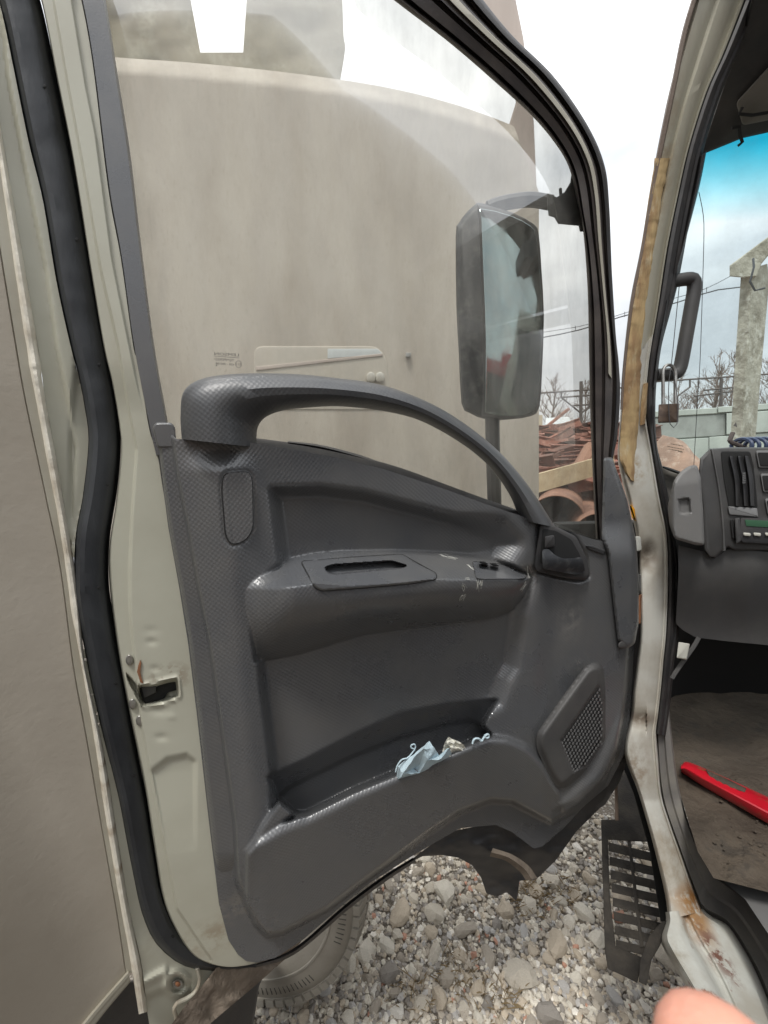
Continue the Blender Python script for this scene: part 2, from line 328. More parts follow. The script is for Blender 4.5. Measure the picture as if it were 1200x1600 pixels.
M['blockd'] = mat('grey_concrete_block', (.36, .37, .34), .9, col2=(.27, .27, .25), ns=2, nf=.7)
M['rusty'] = mat('rusty_steel_scrap', (.30, .125, .085), .85, col2=(.16, .085, .07), ns=3, nf=.8, bump=.5, bs=20, col3=(.42, .24, .18), n3=5, t3=(.5, .65))
M['rusty2'] = mat('dark_rusty_scrap', (.14, .08, .065), .85, col2=(.24, .12, .085), ns=3, nf=.6)
M['pipe'] = mat('rusty_orange_pipe', (.36, .20, .135), .8, col2=(.22, .12, .085), ns=3, nf=.7, bump=.3, bs=20)
M['board'] = mat('peeling_cream_board', (.48, .37, .23), .8, col2=(.68, .58, .38), ns=4, nf=.7, col3=(.26, .16, .09), n3=14, t3=(.62, .7))
M['iron'] = mat('dark_iron', (.09, .075, .07), .6, col2=(.16, .12, .1), ns=5, nf=.5)
M['bark'] = mat('grey_brown_bark', (.20, .155, .13), .9, col2=(.28, .23, .2), ns=5, nf=.5)
M['wire'] = mat('wire_black', (.05, .05, .055), .6)
M['roofsheet'] = mat('pale_roof_sheet', (.62, .66, .66), .5, col2=(.5, .52, .52), ns=2, nf=.5)
M['cream'] = mat('cream_render', (.62, .56, .42), .8, col2=(.5, .45, .34), ns=2, nf=.5)
M['grass'] = mat('dry_grass', (.26, .19, .10), .9, col2=(.36, .28, .16), ns=20, nf=.6)
M['ground'] = mat('gravel_dirt', (.16, .135, .105), .95, col2=(.11, .092, .075), ns=5, nf=.8, bump=1, bs=70, bdist=.01, col3=(.36, .33, .29), n3=60, t3=(.52, .6))
M['hill'] = mat('far_scrub', (.22, .18, .15), .95, col2=(.3, .26, .22), ns=.5, nf=.7)
M['stone'] = []
for i, c in enumerate([(.52, .47, .39), (.38, .335, .275), (.60, .555, .47), (.27, .245, .215), (.47, .40, .31), (.42, .40, .375), (.42, .23, .16), (.68, .64, .57)]):
    M['stone'].append(mat('stone_surface', tuple(x * 1.05 for x in c), .9, col2=tuple(x * .6 for x in c), ns=22, nf=.6, bump=.6, bs=90, bdist=.004, col3=tuple(min(1, x * 1.3) for x in c), n3=50, t3=(.55, .7)))
M['doorglass'] = glassmat('dusty_door_glass', (.90, .90, .88), (.03, .17), (.58, .565, .52), 22, stretch=(1, 1, .3), refl=.22)
M['shieldglass'] = glassmat('tinted_windscreen_glass', (.93, .975, .97), (.0, .09), (.6, .62, .58), 9, grad=(2.48, 2.68, (.10, .62, .74)), refl=.12)
M['lcd'] = mat('green_lcd', (.05, .12, .07), .3)
M['button'] = mat('pale_button', (.55, .54, .48), .5)
M['redcar'] = mat('red_car_paint', (.5, .03, .03), .3, coat=.5)
M['ink'] = mat('glass_marking_ink', (.06, .055, .05), .6)
M['scr'] = mat('pale_scratch', (.5, .5, .46), .7)
M['brown'] = mat('brown_moulding', (.19, .145, .115), .6, col2=(.12, .08, .06), ns=12, nf=.6, bump=.3, bs=60)

def stain(m, c, rad, col, ns=30, soft=.35, k=.9, thr=(.42, .6)):   # a blotch of dirt, rust or scuffing at one place on the thing
    t = m.node_tree; n = t.nodes; L = t.links; p = n['Principled BSDF']
    g = n.new('ShaderNodeNewGeometry'); d = n.new('ShaderNodeVectorMath'); d.operation = 'SUBTRACT'; d.inputs[1].default_value = tuple(c)
    L.new(g.outputs['Position'], d.inputs[0]); e = n.new('ShaderNodeVectorMath'); e.operation = 'DIVIDE'; e.inputs[1].default_value = tuple(rad); L.new(d.outputs[0], e.inputs[0])
    q = n.new('ShaderNodeVectorMath'); q.operation = 'LENGTH'; L.new(e.outputs[0], q.inputs[0])
    f = n.new('ShaderNodeMapRange'); f.inputs[1].default_value = 1; f.inputs[2].default_value = soft; L.new(q.outputs['Value'], f.inputs[0])
    z = n.new('ShaderNodeTexNoise'); z.inputs['Scale'].default_value = ns; z.inputs['Detail'].default_value = 8; z.inputs['Roughness'].default_value = .7; L.new(g.outputs['Position'], z.inputs['Vector'])
    a = n.new('ShaderNodeMapRange'); a.inputs[1].default_value = thr[0]; a.inputs[2].default_value = thr[1]; L.new(z.outputs[0], a.inputs[0])
    u = n.new('ShaderNodeMath'); u.operation = 'MULTIPLY'; L.new(f.outputs[0], u.inputs[0]); L.new(a.outputs[0], u.inputs[1])
    w_ = n.new('ShaderNodeMath'); w_.operation = 'MULTIPLY'; w_.inputs[1].default_value = k; L.new(u.outputs[0], w_.inputs[0])
    x = n.new('ShaderNodeMixRGB'); x.inputs[2].default_value = (*col, 1); L.new(w_.outputs[0], x.inputs[0])
    if p.inputs['Base Color'].links: L.new(p.inputs['Base Color'].links[0].from_socket, x.inputs[1])
    else: x.inputs[1].default_value = p.inputs['Base Color'].default_value
    L.new(x.outputs[0], p.inputs['Base Color'])
# ================================================================== GROUND
gr = mk('ground', [(-400, -400, 0), (400, -400, 0), (400, 400, 0), (-400, 400, 0)], [[0, 1, 2, 3]], M['ground'])
gr['kind'] = 'structure'; gr.location = (0, 0, 0); ORG[gr.name] = np.zeros(3)
def stone_mesh(sub, seed, mt):
    bm = bmesh.new(); bmesh.ops.create_icosphere(bm, subdivisions=sub, radius=1)
    rr = random.Random(seed); cuts = []
    for _ in range(11):
        d = Vector((rr.gauss(0, 1), rr.gauss(0, 1), rr.gauss(0, 1))).normalized(); cuts.append((d, rr.uniform(.55, .85)))
    for v in bm.verts:
        for d, k in cuts:
            e = v.co.dot(d) - k
            if e > 0: v.co -= d * e
        v.co += Vector((rr.uniform(-.04, .04), rr.uniform(-.04, .04), rr.uniform(-.04, .04)))
    me = bpy.data.meshes.new('stone'); bm.to_mesh(me); bm.free()
    if mt: me.materials.append(mt)
    return me
BS = [stone_mesh(2 if i < 12 else 1, i, M['stone'][[0, 1, 2, 3, 4, 5, 0, 2, 7, 1, 4, 5, 6, 0, 2, 3][i]]) for i in range(16)]
pts = []
cnt = 0; tries = 0
special = [(625, 1432, .055, .085, 4), (870, 1480, .05, .075, 4), (730, 1455, .07, .04, 1), (815, 1530, .09, .06, 0), (905, 1475, .03, .03, 0),
           (765, 1500, .04, .055, 9), (592, 1455, .016, .02, 8), (960, 1560, .035, .04, 5), (900, 1530, .03, .03, 2), (650, 1475, .012, .012, 12), (740, 1425, .014, .012, 12),
           (820, 1460, .03, .04, 5), (700, 1530, .04, .05, 1), (860, 1590, .06, .05, 3), (680, 1495, .035, .05, 0)]
for sx, sy, a, b, mi in special:
    p = Flat(.0).P([sx], [sy])[0]; pts.append((p[0], p[1], a)); 
    o = bpy.data.objects.new('stone', BS[mi]); COL.objects.link(o); o.parent = gr
    o.location = (p[0], p[1], min(a, b) * .22); o.scale = (a * .8, b * .8, min(a, b) * .55); o.rotation_euler = (random.uniform(-.15, .15), random.uniform(-.15, .15), random.uniform(-.6, .6)); cnt += 1
while cnt < 299 and tries < 20000:
    tries += 1; px = random.uniform(400, 1060); py = random.uniform(1285, 1640); p = Flat(0.).P([px], [py])[0]
    r = random.choice([.018, .022, .026, .03, .036, .045]) * random.uniform(.8, 1.3)
    if any((p[0] - q[0]) ** 2 + (p[1] - q[1]) ** 2 < (r + q[2]) ** 2 * .7 for q in pts): continue
    pts.append((p[0], p[1], r)); mi = random.randrange(16)
    if mi == 12 and random.random() < .8: mi = 4
    o = bpy.data.objects.new('stone', BS[mi]); COL.objects.link(o); o.parent = gr
    r *= 1.12; o.location = (p[0], p[1], r * .22); o.scale = (r, r * random.uniform(.6, 1.1), r * random.uniform(.5, .8))
    o.rotation_euler = (random.uniform(-.5, .5), random.uniform(-.5, .5), random.uniform(0, 6.3)); cnt += 1
# small gravel
base = []
for i in range(12):
    me = stone_mesh(1, 50 + i, None); v = np.array([x.co[:] for x in me.vertices]); f = np.array([list(p.vertices) for p in me.polygons]); base.append((v, f)); bpy.data.meshes.remove(me)
nsm = 17000; V = []; Fc = []; MI = []; off = 0
for i in range(nsm):
    if i < 14500: px = rs.uniform(380, 1100); py = rs.uniform(1270, 1680); p = Flat(0.).P([px], [py])[0]; sc = rs.choice([.004, .006, .009, .012, .016], p=[.12, .18, .27, .27, .16])
    else: p = np.array([rs.uniform(-1.2, 2.5), rs.uniform(.6, 5), 0]); sc = rs.choice([.006, .01, .015])
    v, f = base[i % 12]; a = rs.uniform(0, 6.28); q = v * sc * np.array([1, rs.uniform(.6, 1), rs.uniform(.5, .9)]); tl = rs.uniform(-.6, .6)
    ca, sa = math.cos(a), math.sin(a); q = np.stack([q[:, 0] * ca - q[:, 1] * sa, q[:, 0] * sa + q[:, 1] * ca, q[:, 2] + q[:, 0] * math.sin(tl) * .5], -1)
    V.append(q + np.array([p[0], p[1], sc * .35])); Fc.append(f + off); off += len(v); MI += [int(rs.choice([0, 1, 2, 3, 4, 5, 7, 1, 3, 6], p=[.15, .17, .14, .12, .13, .1, .05, .06, .07, .01]))] * len(f)
me = bpy.data.meshes.new('gravel'); me.from_pydata(np.vstack(V).tolist(), [], np.vstack(Fc).tolist())
for m_ in M['stone']: me.materials.append(m_)
me.polygons.foreach_set('material_index', MI)
o = bpy.data.objects.new('gravel', me); COL.objects.link(o); o.parent = gr; o['kind'] = 'stuff'
# dry grass tufts among the stones
g = G()
for cx, cy, n_ in [(835, 1405, 160), (720, 1530, 120), (780, 1570, 90), (650, 1560, 60), (880, 1400, 70)]:
    c = Flat(0).P([cx], [cy])[0]
    for i in range(n_):
        b = c + np.array([rs.normal(0, .04), rs.normal(0, .035), .0]); d = np.array([rs.normal(0, .02), rs.normal(0, .02), rs.uniform(.01, .035)]); s = np.array([rs.normal(), rs.normal(), 0]); s = s / np.linalg.norm(s) * .0009
        g.add([b - s, b + s, b + d + s * .5, b + d * 1.5 + np.array([0, 0, -.01])], [[0, 1, 2], [0, 2, 3]])
o = g.mk('grass', M['grass'], None, smooth=False); o['kind'] = 'stuff'; o['label'] = 'tufts of dry brown grass among the gravel'

# ================================================================== THINGS BEYOND THE DOOR
Bw = Vert(2.6, .2)
bt = thing('box_truck', (0.0, 2.9, 0), 'tall dusty beige vehicle body seen through the door window', 'truck')
def wallh(X, Y): return .05 * ss((Y - 80) / 60) + .01 * np.sin(X / 60)
top = [(120, 84), (200, 91), (300, 98), (420, 110), (535, 125), (620, 140), (700, 160), (760, 180), (803, 197)]  # top edge shaped after a bright reflection lying across the glass
field('side_panel', arc(top, 50).tolist() + [(842, 300), (842, 790), (600, 900), (380, 960), (120, 960)], lambda X, Y: .10 * ss((Y - np.interp(X, [a for a, b in top], [b for a, b in top])) / 22) - .1, Bw, M['wall'], bt, step=6, skirt=.1)
prism('corner_post', [(730, -90), (798, -90), (806, 0), (818, 60), (834, 190), (840, 330), (841, 500), (841, 800), (795, 800), (795, 196), (806, 160), (790, 90), (748, 10)], Bw, -.35, -.12, M['pink'], bt, bev=.02, bpx=3)
# reflection of the seats in the glass, built as a solid shape beyond it
up = [(110, -140), (296, -140), (296, -10), (313, 82), (380, 82), (386, -10), (386, -140), (530, -140), (535, 0), (537, 60), (540, 72), (537, 95), (530, 135), (400, 130), (110, 130)]
field('canvas_cover', up, lambda X, Y: .03 * nse(X, Y, 60), Vert(2.85, .2), M['wall2'], bt, step=7, skirt=.12)
wn = prism('side_window', rnd([(397, 541), (590, 541), (604, 560), (612, 640), (397, 640)], 14, 4), Bw, -.01, .006, M['pale'], bt, bev=.003, bpx=2)  # bright window reflected in the glass, built as a panel with its details below
prism('window_rail', [(400, 573), (598, 552), (598, 556), (400, 579)], Bw, .004, .012, M['pink'], wn, bev=.002, bpx=1)
prism('sheet', [(512, 545), (590, 545), (598, 553), (512, 560)], Bw, .005, .009, M['roofsheet'], wn, bev=.001, bpx=1)
for x in (580, 594): prism('lamp', sm([(x - 7, 586), (x, 581), (x + 6, 586), (x + 5, 596), (x - 6, 596)], 3), Bw, .005, .03, M['white'], wn, bev=.008, bpx=2)  # pale spots belonging to the same reflection
prism('marker_bracket', [(634, 551), (642, 551), (642, 558), (634, 558)], Bw, .0, .03, M['steel'], bt)
0 and prism('side_rail', [(642, 553), (710, 549), (710, 551), (642, 556)], Bw, .0, .012, M['pale'], bt, bpx=.6)
# underframe
gg = G(); gg.box((-1.2, 3.0, .95), (4.6, .9, .3)); gg.mk('underframe', M['dark'], bt, smooth=False)

# tyre of the vehicle on the left
def tyre(parent, c, axis, Ro, wd):
    ax = np.array(axis, float); ax /= np.linalg.norm(ax); u = np.cross(ax, [0, 0, 1.]); u /= np.linalg.norm(u); v = np.cross(u, ax) * -1
    if v[2] < 0: v = -v
    prof = [(.5, -.36), (.56, -.44), (.62, -.47), (.70, -.485), (.74, -.487), (.745, -.50), (.76, -.50), (.765, -.487), (.84, -.48), (.90, -.455), (.945, -.42), (.95, -.432), (.962, -.43), (.966, -.405), (.985, -.37), (.995, -.25), (1, 0), (.995, .25), (.985, .37), (.9, .45), (.7, .48), (.5, .36)]
    n = 96; vs = []
    for i in range(n):
        a = 2 * math.pi * i / n
        for r, x in prof: vs.append(np.array(c) + ax * (-x * wd) + (math.cos(a) * u + math.sin(a) * v) * r * Ro * .972)
    k = len(prof); f = [[i * k + j, i * k + (j + 1) % k, ((i + 1) % n) * k + (j + 1) % k, ((i + 1) % n) * k + j] for i in range(n) for j in range(k)]
    t = mk('tyre', vs, f, M['tyre'], parent)
    g = G()
    nb = 64
    for i in range(nb):
        a = 2 * math.pi * i / nb; e = np.cos(a) * u + np.sin(a) * v; tg = -np.sin(a) * u + np.cos(a) * v
        for x0, x1, r0, r1 in ((.47, .2, .95, 1.0), (.16, -.16, .985, 1.004), (-.2, -.47, .985, .99)):
            w_ = Ro * math.pi / nb * .72; vv = []
            for xx, ra, rb in ((x0, r0 - .035, r1 if x0 != .47 else .968), (x1, .96, 1.0)):
                for s in (-1, 1):
                    for rr_ in (ra, rb): vv.append(np.array(c) + ax * xx * wd + e * rr_ * Ro + tg * s * w_)
            g.add(vv, [[0, 1, 3, 2], [4, 6, 7, 5], [0, 4, 5, 1], [2, 3, 7, 6], [1, 5, 7, 3], [0, 2, 6, 4]])
    tr = g.mk('tread', M['tyre'], parent, smooth=False); tr['kind'] = 'stuff'
    g = G()
    for i in range(0, nb * 2):
        if (i // 9) % 3 == 2: continue
        a = 2 * math.pi * i / (nb * 2); e = np.cos(a) * u + np.sin(a) * v
        g.tube([np.array(c) + ax * .482 * wd + e * .80 * Ro, np.array(c) + ax * .47 * wd + e * .86 * Ro], .0016, 4)
    q = g.mk('sidewall_ribs', M['tyredark'], parent); q['kind'] = 'stuff'
    rim = G(); 
    pr = [(.5, .36), (.47, .30), (.44, .1), (.2, .02), (.001, .02)]
    vs = []; k = len(pr)
    for i in range(n):
        a = 2 * math.pi * i / n
        for r, x in pr: vs.append(np.array(c) + ax * x * wd + (math.cos(a) * u + math.sin(a) * v) * r * Ro)
    rim.add(vs, [[i * k + j, i * k + j + 1, ((i + 1) % n) * k + j + 1, ((i + 1) % n) * k + j] for i in range(n) for j in range(k - 1)])
    rim.mk('rim', M['beige2'], parent)
# placed so that its lower edge rests on the gravel just behind the open door
ax = np.array([-.1845, -.975, .1237]); Ro = .389; wd = .20
cen = np.array([-.477, 1.195, .392]) - ax * wd * .40

# ------------------------------------------------------------------ left vehicle
lv = thing('neighbouring_truck', (-.75, .9, 0), 'beige vehicle side with black rubber seal and dirty cream strip, at left edge', 'truck')
tyre_root = bpy.data.objects.new('wheel', None); COL.objects.link(tyre_root); tyre_root.parent = lv; ORG[tyre_root.name] = ORG[lv.name]
tyre(tyre_root, cen, ax, Ro, wd)
tanR = [(-20, 250), (0, 388), (25, 540), (40, 625), (71, 770), (95, 888), (115, 1040), (135, 1150), (161, 1300), (184, 1431), (197, 1521)]
prism('side_panel', arc(tanR, 60).tolist() + [(135, 1600), (60, 1700), (-400, 1900), (-400, 250)], Lp, -.03, .0, M['tan'], lv, bev=.003)
g = G(); g.box((-1.75, -2.9, 1.9), (1.2, 5.2, 2.2), rz=.10); g.mk('cargo_box', M['tan'], lv, smooth=False)  # unseen body behind the camera, added to narrow the light from that side
strip('lower_moulding', [(200, 1516), (130, 1597), (60, 1690)], [(204, 1534), (150, 1600), (90, 1690)], [(0, 0), (.2, .008), (.45, .008), (.5, .003), (.9, .003), (1, -.01)], Lp, M['beige2'], lv, n=20)
foL = [(-55, -60), (-30, 100), (0, 268), (40, 540), (51, 601), (73, 719), (95, 838), (111, 956), (120, 1000), (146, 1150), (165, 1281), (187, 1412), (204, 1506), (217, 1585)]
foR = [(-45, -60), (-15, 100), (4, 215), (59, 540), (67, 601), (91, 736), (111, 854), (124, 930), (133, 1040), (161, 1169), (184, 1311), (202, 1420), (221, 1506), (230, 1581)]
strip('joint_flange', [(x - 1, y) for x, y in tanR], [(-30, 120), (10, 290), (50, 540), (60, 625), (86, 770), (110, 888), (131, 1030), (153, 1150), (173, 1295), (196, 1425), (214, 1518)], [(0, -.006), (.1, .002), (.9, .002), (1, -.004)], Lp, M['beige2'], lv)
def fnoise(X, Y): return .003 * nse(0 * X, Y, 34)
strip('foam_strip', foL, foR, [(0, 0), (.12, .007), (.3, .0115), (.6, .012), (.85, .008), (1, 0)], Lp, M['foam'], lv, n=240, extra=fnoise)
sL = [(-18, -60), (3, 20), (20, 101), (44, 219), (67, 314), (88, 439), (110, 540), (122, 585), (132, 635), (138, 689), (130, 770), (118, 838), (116, 905), (119, 950), (131, 1010), (142, 1067), (161, 1150), (184, 1240), (199, 1319), (210, 1375), (221, 1424), (240, 1469), (270, 1499), (300, 1513), (345, 1518), (400, 1515)]
sR = [(46, -60), (68, 20), (85, 101), (106, 200), (128, 314), (147, 422), (164, 520), (174, 577), (183, 625), (189, 689), (184, 760), (172, 838), (170, 905), (175, 950), (184, 1010), (196, 1067), (210, 1150), (228, 1240), (242, 1319), (253, 1385), (270, 1432), (292, 1466), (318, 1488), (345, 1497), (370, 1500), (400, 1498)]
bodypoly = arc(foR, 60).tolist() + [(240, 1640), (290, 1575), (312, 1548), (345, 1514)] + arc(sL[:-1], 90).tolist()[::-1]
def bodyh(X, Y):
    lx = np.interp(Y, [p[1] for p in foR], [p[0] for p in foR]); cxs = np.interp(Y, [-60, 0, 118, 253, 422, 540, 635, 700, 760, 850, 905, 1600], [-22, 0, 12, 37, 72, 88, 108, 117, 114, 112, 112, 112])
    h = .010 * ss((X - cxs + 3) / 6) * (Y < 1500)
    h = h - .010 * ss((sdf(X, Y, [(120, 560), (140, 640), (150, 690), (140, 760), (116, 850), (110, 800), (112, 650)]) + 6) / 12)
    h = np.where(Y > 880, .002 + 0 * h, h) + .004 * ss((Y - 1440) / 60)
    d = np.hypot(X - 277, (Y - 1537)); h = h + .010 * np.exp(-((d - 17) / 6) ** 2) - .006 * np.exp(-(d / 10) ** 2)
    h = h - .012 * ss((Y - (1555 - (X - 215) * .35)) / 14) * (X < 300) + .009 * np.exp(-((Y - (1535 - (X - 225) * .5)) / 7) ** 2) * (X < 262)
    return h
bp = field('door_post', bodypoly, bodyh, Lp, M['beige'], lv, step=3.5, blur=1)
prism('bolt', sm([(278 + 9 * math.cos(a), 1538 + 8 * math.sin(a)) for a in np.linspace(0, 6.28, 9)[:-1]], 2), Lp, 0, .014, M['steel'], bp, bev=.006)
prism('bolt', sm([(278 + 4 * math.cos(a), 1538 + 4 * math.sin(a)) for a in np.linspace(0, 6.28, 9)[:-1]], 2), Lp, .012, .019, M['rust'], bp, bev=.002)
hk = Lp.P([308, 312, 306, 292, 276, 272, 275, 277], [1512, 1530, 1548, 1560, 1568, 1578, 1590, 1625], .014)
G().tube(arc(hk, 30), .0035).mk('wire_hook', M['beige2'], lv)
st = strip('door_seal', sL, sR, [(0, -.004), (.06, .012), (.16, .02), (.3, .023), (.5, .022), (.7, .021), (.84, .016), (.9, .004), (.93, .0), (1, -.012)], Lp, M['rubber'], lv, n=260, extra=lambda X, Y: .0014 * nse(X * .5, Y, 45))
for x, y in [(70, 135), (120, 374), (155, 570), (168, 757), (154, 918), (181, 1068), (209, 1212), (270, 1463)]:
    prism('drain_hole', sm([(x - 3, y), (x, y - 3), (x + 3, y), (x, y + 3)], 2), Lp, .015, .0222, M['void'], st, bev=.0002, bpx=.3)
fd = [(338, 1512), (400, 1500), (480, 1455), (462, 1484), (407, 1533), (330, 1598), (300, 1640), (240, 1640), (290, 1570), (312, 1545)]
field('wheel_arch', fd, lambda X, Y: .010 * nse(X, Y, 22) + .02, Lp, M['fender'], lv, step=3.5, skirt=.05)
u = G(); u.prism([(-200, 1560), (230, 1530), (425, 1500), (405, 1540), (396, 1600), (380, 1700), (-200, 1900)], Lp, -.35, -.12, .02, 3); u.mk('chassis', M['dark'], lv)

# ================================================================== OUR TRUCK
tk = thing('cab_truck', (1.3, .3, 0), 'truck cab with its grey-trimmed door swung open, filling most of photo', 'truck')
door = mk('door', D.P([300, 760, 900, 700, 300], [900, 900, 1000, 1200, 1300], -.055), [[0, 1, 2, 3, 4]], M['beige'], tk)
me = door.data; me.clear_geometry()
g = G().prism([(205, 720), (255, 690), (400, 700), (600, 740), (820, 826), (880, 850), (950, 866), (986, 900), (982, 1080), (960, 1170), (900, 1240), (840, 1290), (700, 1270), (600, 1330), (470, 1440), (385, 1485), (330, 1480), (280, 1420), (240, 1250), (205, 1020), (190, 850)], D, -.075, -.045, .006, 4)
me.from_pydata((np.vstack(g.v) - ORG[tk.name]).tolist(), [], g.f)
# inner metal frame of the door
eL = [(40, -60), (64, 0), (88, 118), (115, 253), (142, 422), (162, 540), (176, 601), (187, 669), (189, 709), (181, 787), (171, 854), (172, 922), (186, 1030), (204, 1124), (225, 1225), (240, 1319), (255, 1405), (277, 1457), (300, 1490), (326, 1505), (360, 1511), (400, 1505), (435, 1492)]
eR = [(112, -60), (127, 0), (145, 101), (169, 294), (189, 405), (208, 540), (216, 567), (233, 669), (246, 710), (254, 760), (265, 824), (281, 918), (293, 1000), (309, 1112), (320, 1200), (328, 1281), (342, 1390), (348, 1430), (358, 1465), (372, 1488), (390, 1497), (410, 1498), (437, 1488)]
latch = rnd([(214, 1070), (240, 1070), (262, 1062), (278, 1060), (281, 1088), (262, 1096), (225, 1105), (216, 1092)], 4)
slit = [(196, 1051), (204, 1058), (214, 1070), (227, 1104), (221, 1104), (200, 1064)]
def frameh(X, Y):
    h = 0 * X
    cx = np.interp(Y, [0, 118, 253, 422, 540, 635, 702, 804, 888, 960, 1124, 1300, 1420, 1500], [83, 103, 128, 157, 184, 200, 213, 206, 202, 203, 219, 252, 276, 330])
    h += .009 * ss((X - cx + 2) / 5)
    cx2 = np.interp(Y, [0, 135, 209, 405, 600, 700], [113, 135, 150, 176, 215, 240])
    h += .005 * ss((cx2 + 1 - X) / 4) * ss((650 - Y) / 90)
    h -= .040 * ss(sdf(X, Y, latch) / 6)
    h -= .018 * ss(sdf(X, Y, slit) / 1.5)
    h += .0025 * np.exp(-((np.abs(sdf(X, Y, latch) + 2)) / 2.0) ** 2)
    for x, y, s, a in [(237, 1003, 9, -.0018), (242, 1045, 8, -.0018), (248, 1110, 14, -.002), (252, 1152, 10, -.002), (268, 1120, 8, .001), (237, 985, 12, -.001)]:
        h += a * np.exp(-(((X - x) / s) ** 2 + ((Y - y) / (s * .5)) ** 2))
    L1 = sdf(X, Y, [(236, 1206), (262, 1186), (292, 1180), (305, 1190), (305, 1325), (262, 1340)])
    h -= .007 * ss((L1 + 5) / 10) * np.clip((1335 - Y) / 130, 0, 1)
    return h
fr = strip('inner_frame', eL, eR, [(0, -.045), (.03, -.014), (1, -.012)], D, M['beige'], door, n=620, mcols=84, extra=frameh, back=.03, angle=50)
prism('latch_cavity', rnd([(214, 1068), (242, 1066), (262, 1060), (277, 1058), (278, 1078), (262, 1082), (256, 1092), (226, 1100)], 3), D, -.06, -.033, M['void'], door)  # black block puts in the shade inside the latch opening
prism('latch', [(220, 1072), (244, 1066), (244, 1082), (226, 1090)], D, -.045, -.022, M['dark'], door)
for x, y in [(202, 1031), (207, 1100), (218, 1126)]:
    sc = prism('latch_screw', sm([(x + 6 * math.cos(a), y + 8.5 * math.sin(a)) for a in np.linspace(0, 6.28, 9)[:-1]], 2), D, -.03, -.008, M['steel'], door, bev=.004)
prism('paint_chip', [(216, 1040), (219, 1031), (221, 1036), (219, 1050), (222, 1062), (224, 1068), (219, 1066), (217, 1058), (214, 1050)], D, -.006, -.0018, M['rust'], door, bev=.0003, bpx=.5)
# window channel on the left and window frame on the right
strip('window_channel', [(110, -60), (127, 0), (145, 101), (169, 294), (189, 405), (208, 540), (233, 669), (243, 712)], [(150, -60), (165, 0), (184, 118), (203, 236), (219, 371), (241, 540), (262, 659), (268, 705)], [(0, -.01), (.06, .0), (.9, .0), (1, -.012)], D, M['trims'], door, back=.025)
fi = [(560, -45), (615, 0), (700, 65), (770, 125), (830, 180), (868, 225), (889, 262), (901, 310), (911, 360), (918, 450), (920, 540), (922, 640), (926, 740), (931, 842)]
fo = [(712, -60), (755, 0), (802, 57), (864, 118), (916, 192), (944, 256), (952, 321), (956, 422), (962, 520), (967, 570), (969, 618), (965, 680), (958, 730), (965, 845)]
strip('window_frame', fi, fo, [(0, -.028), (.03, -.010), (.08, -.004), (.16, -.014), (.2, -.002), (.42, .004), (.44, -.004), (.50, -.003), (.53, .010), (.75, .012), (.80, .002), (.84, .008), (.95, .006), (1, -.02)], D, M['frame_dark'], door, n=200, back=.03)
def lerpline(t): a, b = cr1(fi, 60), cr1(fo, 60); return (a + (b - a) * t).tolist()
strip('frame_flange', lerpline(.62)[:46], lerpline(.73)[:46], [(0, .011), (.1, .0145), (.9, .015), (1, .011)], D, M['beige2'], door, n=140, back=.004)
strip('frame_seal', lerpline(.84), lerpline(1.0), [(0, .004), (.3, .014), (.7, .014), (1, 0)], D, M['sealmat'], door, n=160, back=.01)
# glass
gp = [(140, -60), (590, -60), (640, -5), (705, 50), (775, 110), (840, 170), (885, 225), (905, 270), (918, 330), (926, 450), (934, 850), (820, 812), (600, 740), (400, 705), (255, 705), (235, 560), (195, 300), (160, 60)]
prism('window_glass', gp, D, -.032, -.028, M['doorglass'], door, bev=.0005, bpx=.5)
strip('belt_seal', [(396, 684), (470, 694), (540, 708), (620, 729), (700, 758), (760, 780), (830, 804)], [(396, 696), (470, 706), (540, 719), (620, 740), (700, 769), (760, 790), (830, 814)], [(0, -.024), (.3, .01), (.8, .030), (1, .034)], D, M['sealmat'], door, n=60)
strip('belt_seal', [(450, 689), (500, 695), (560, 710), (610, 728)], [(450, 693), (500, 701), (560, 717), (610, 731)], [(0, -.02), (.5, -.006), (1, -.012)], D, M['dark'], door, n=40)

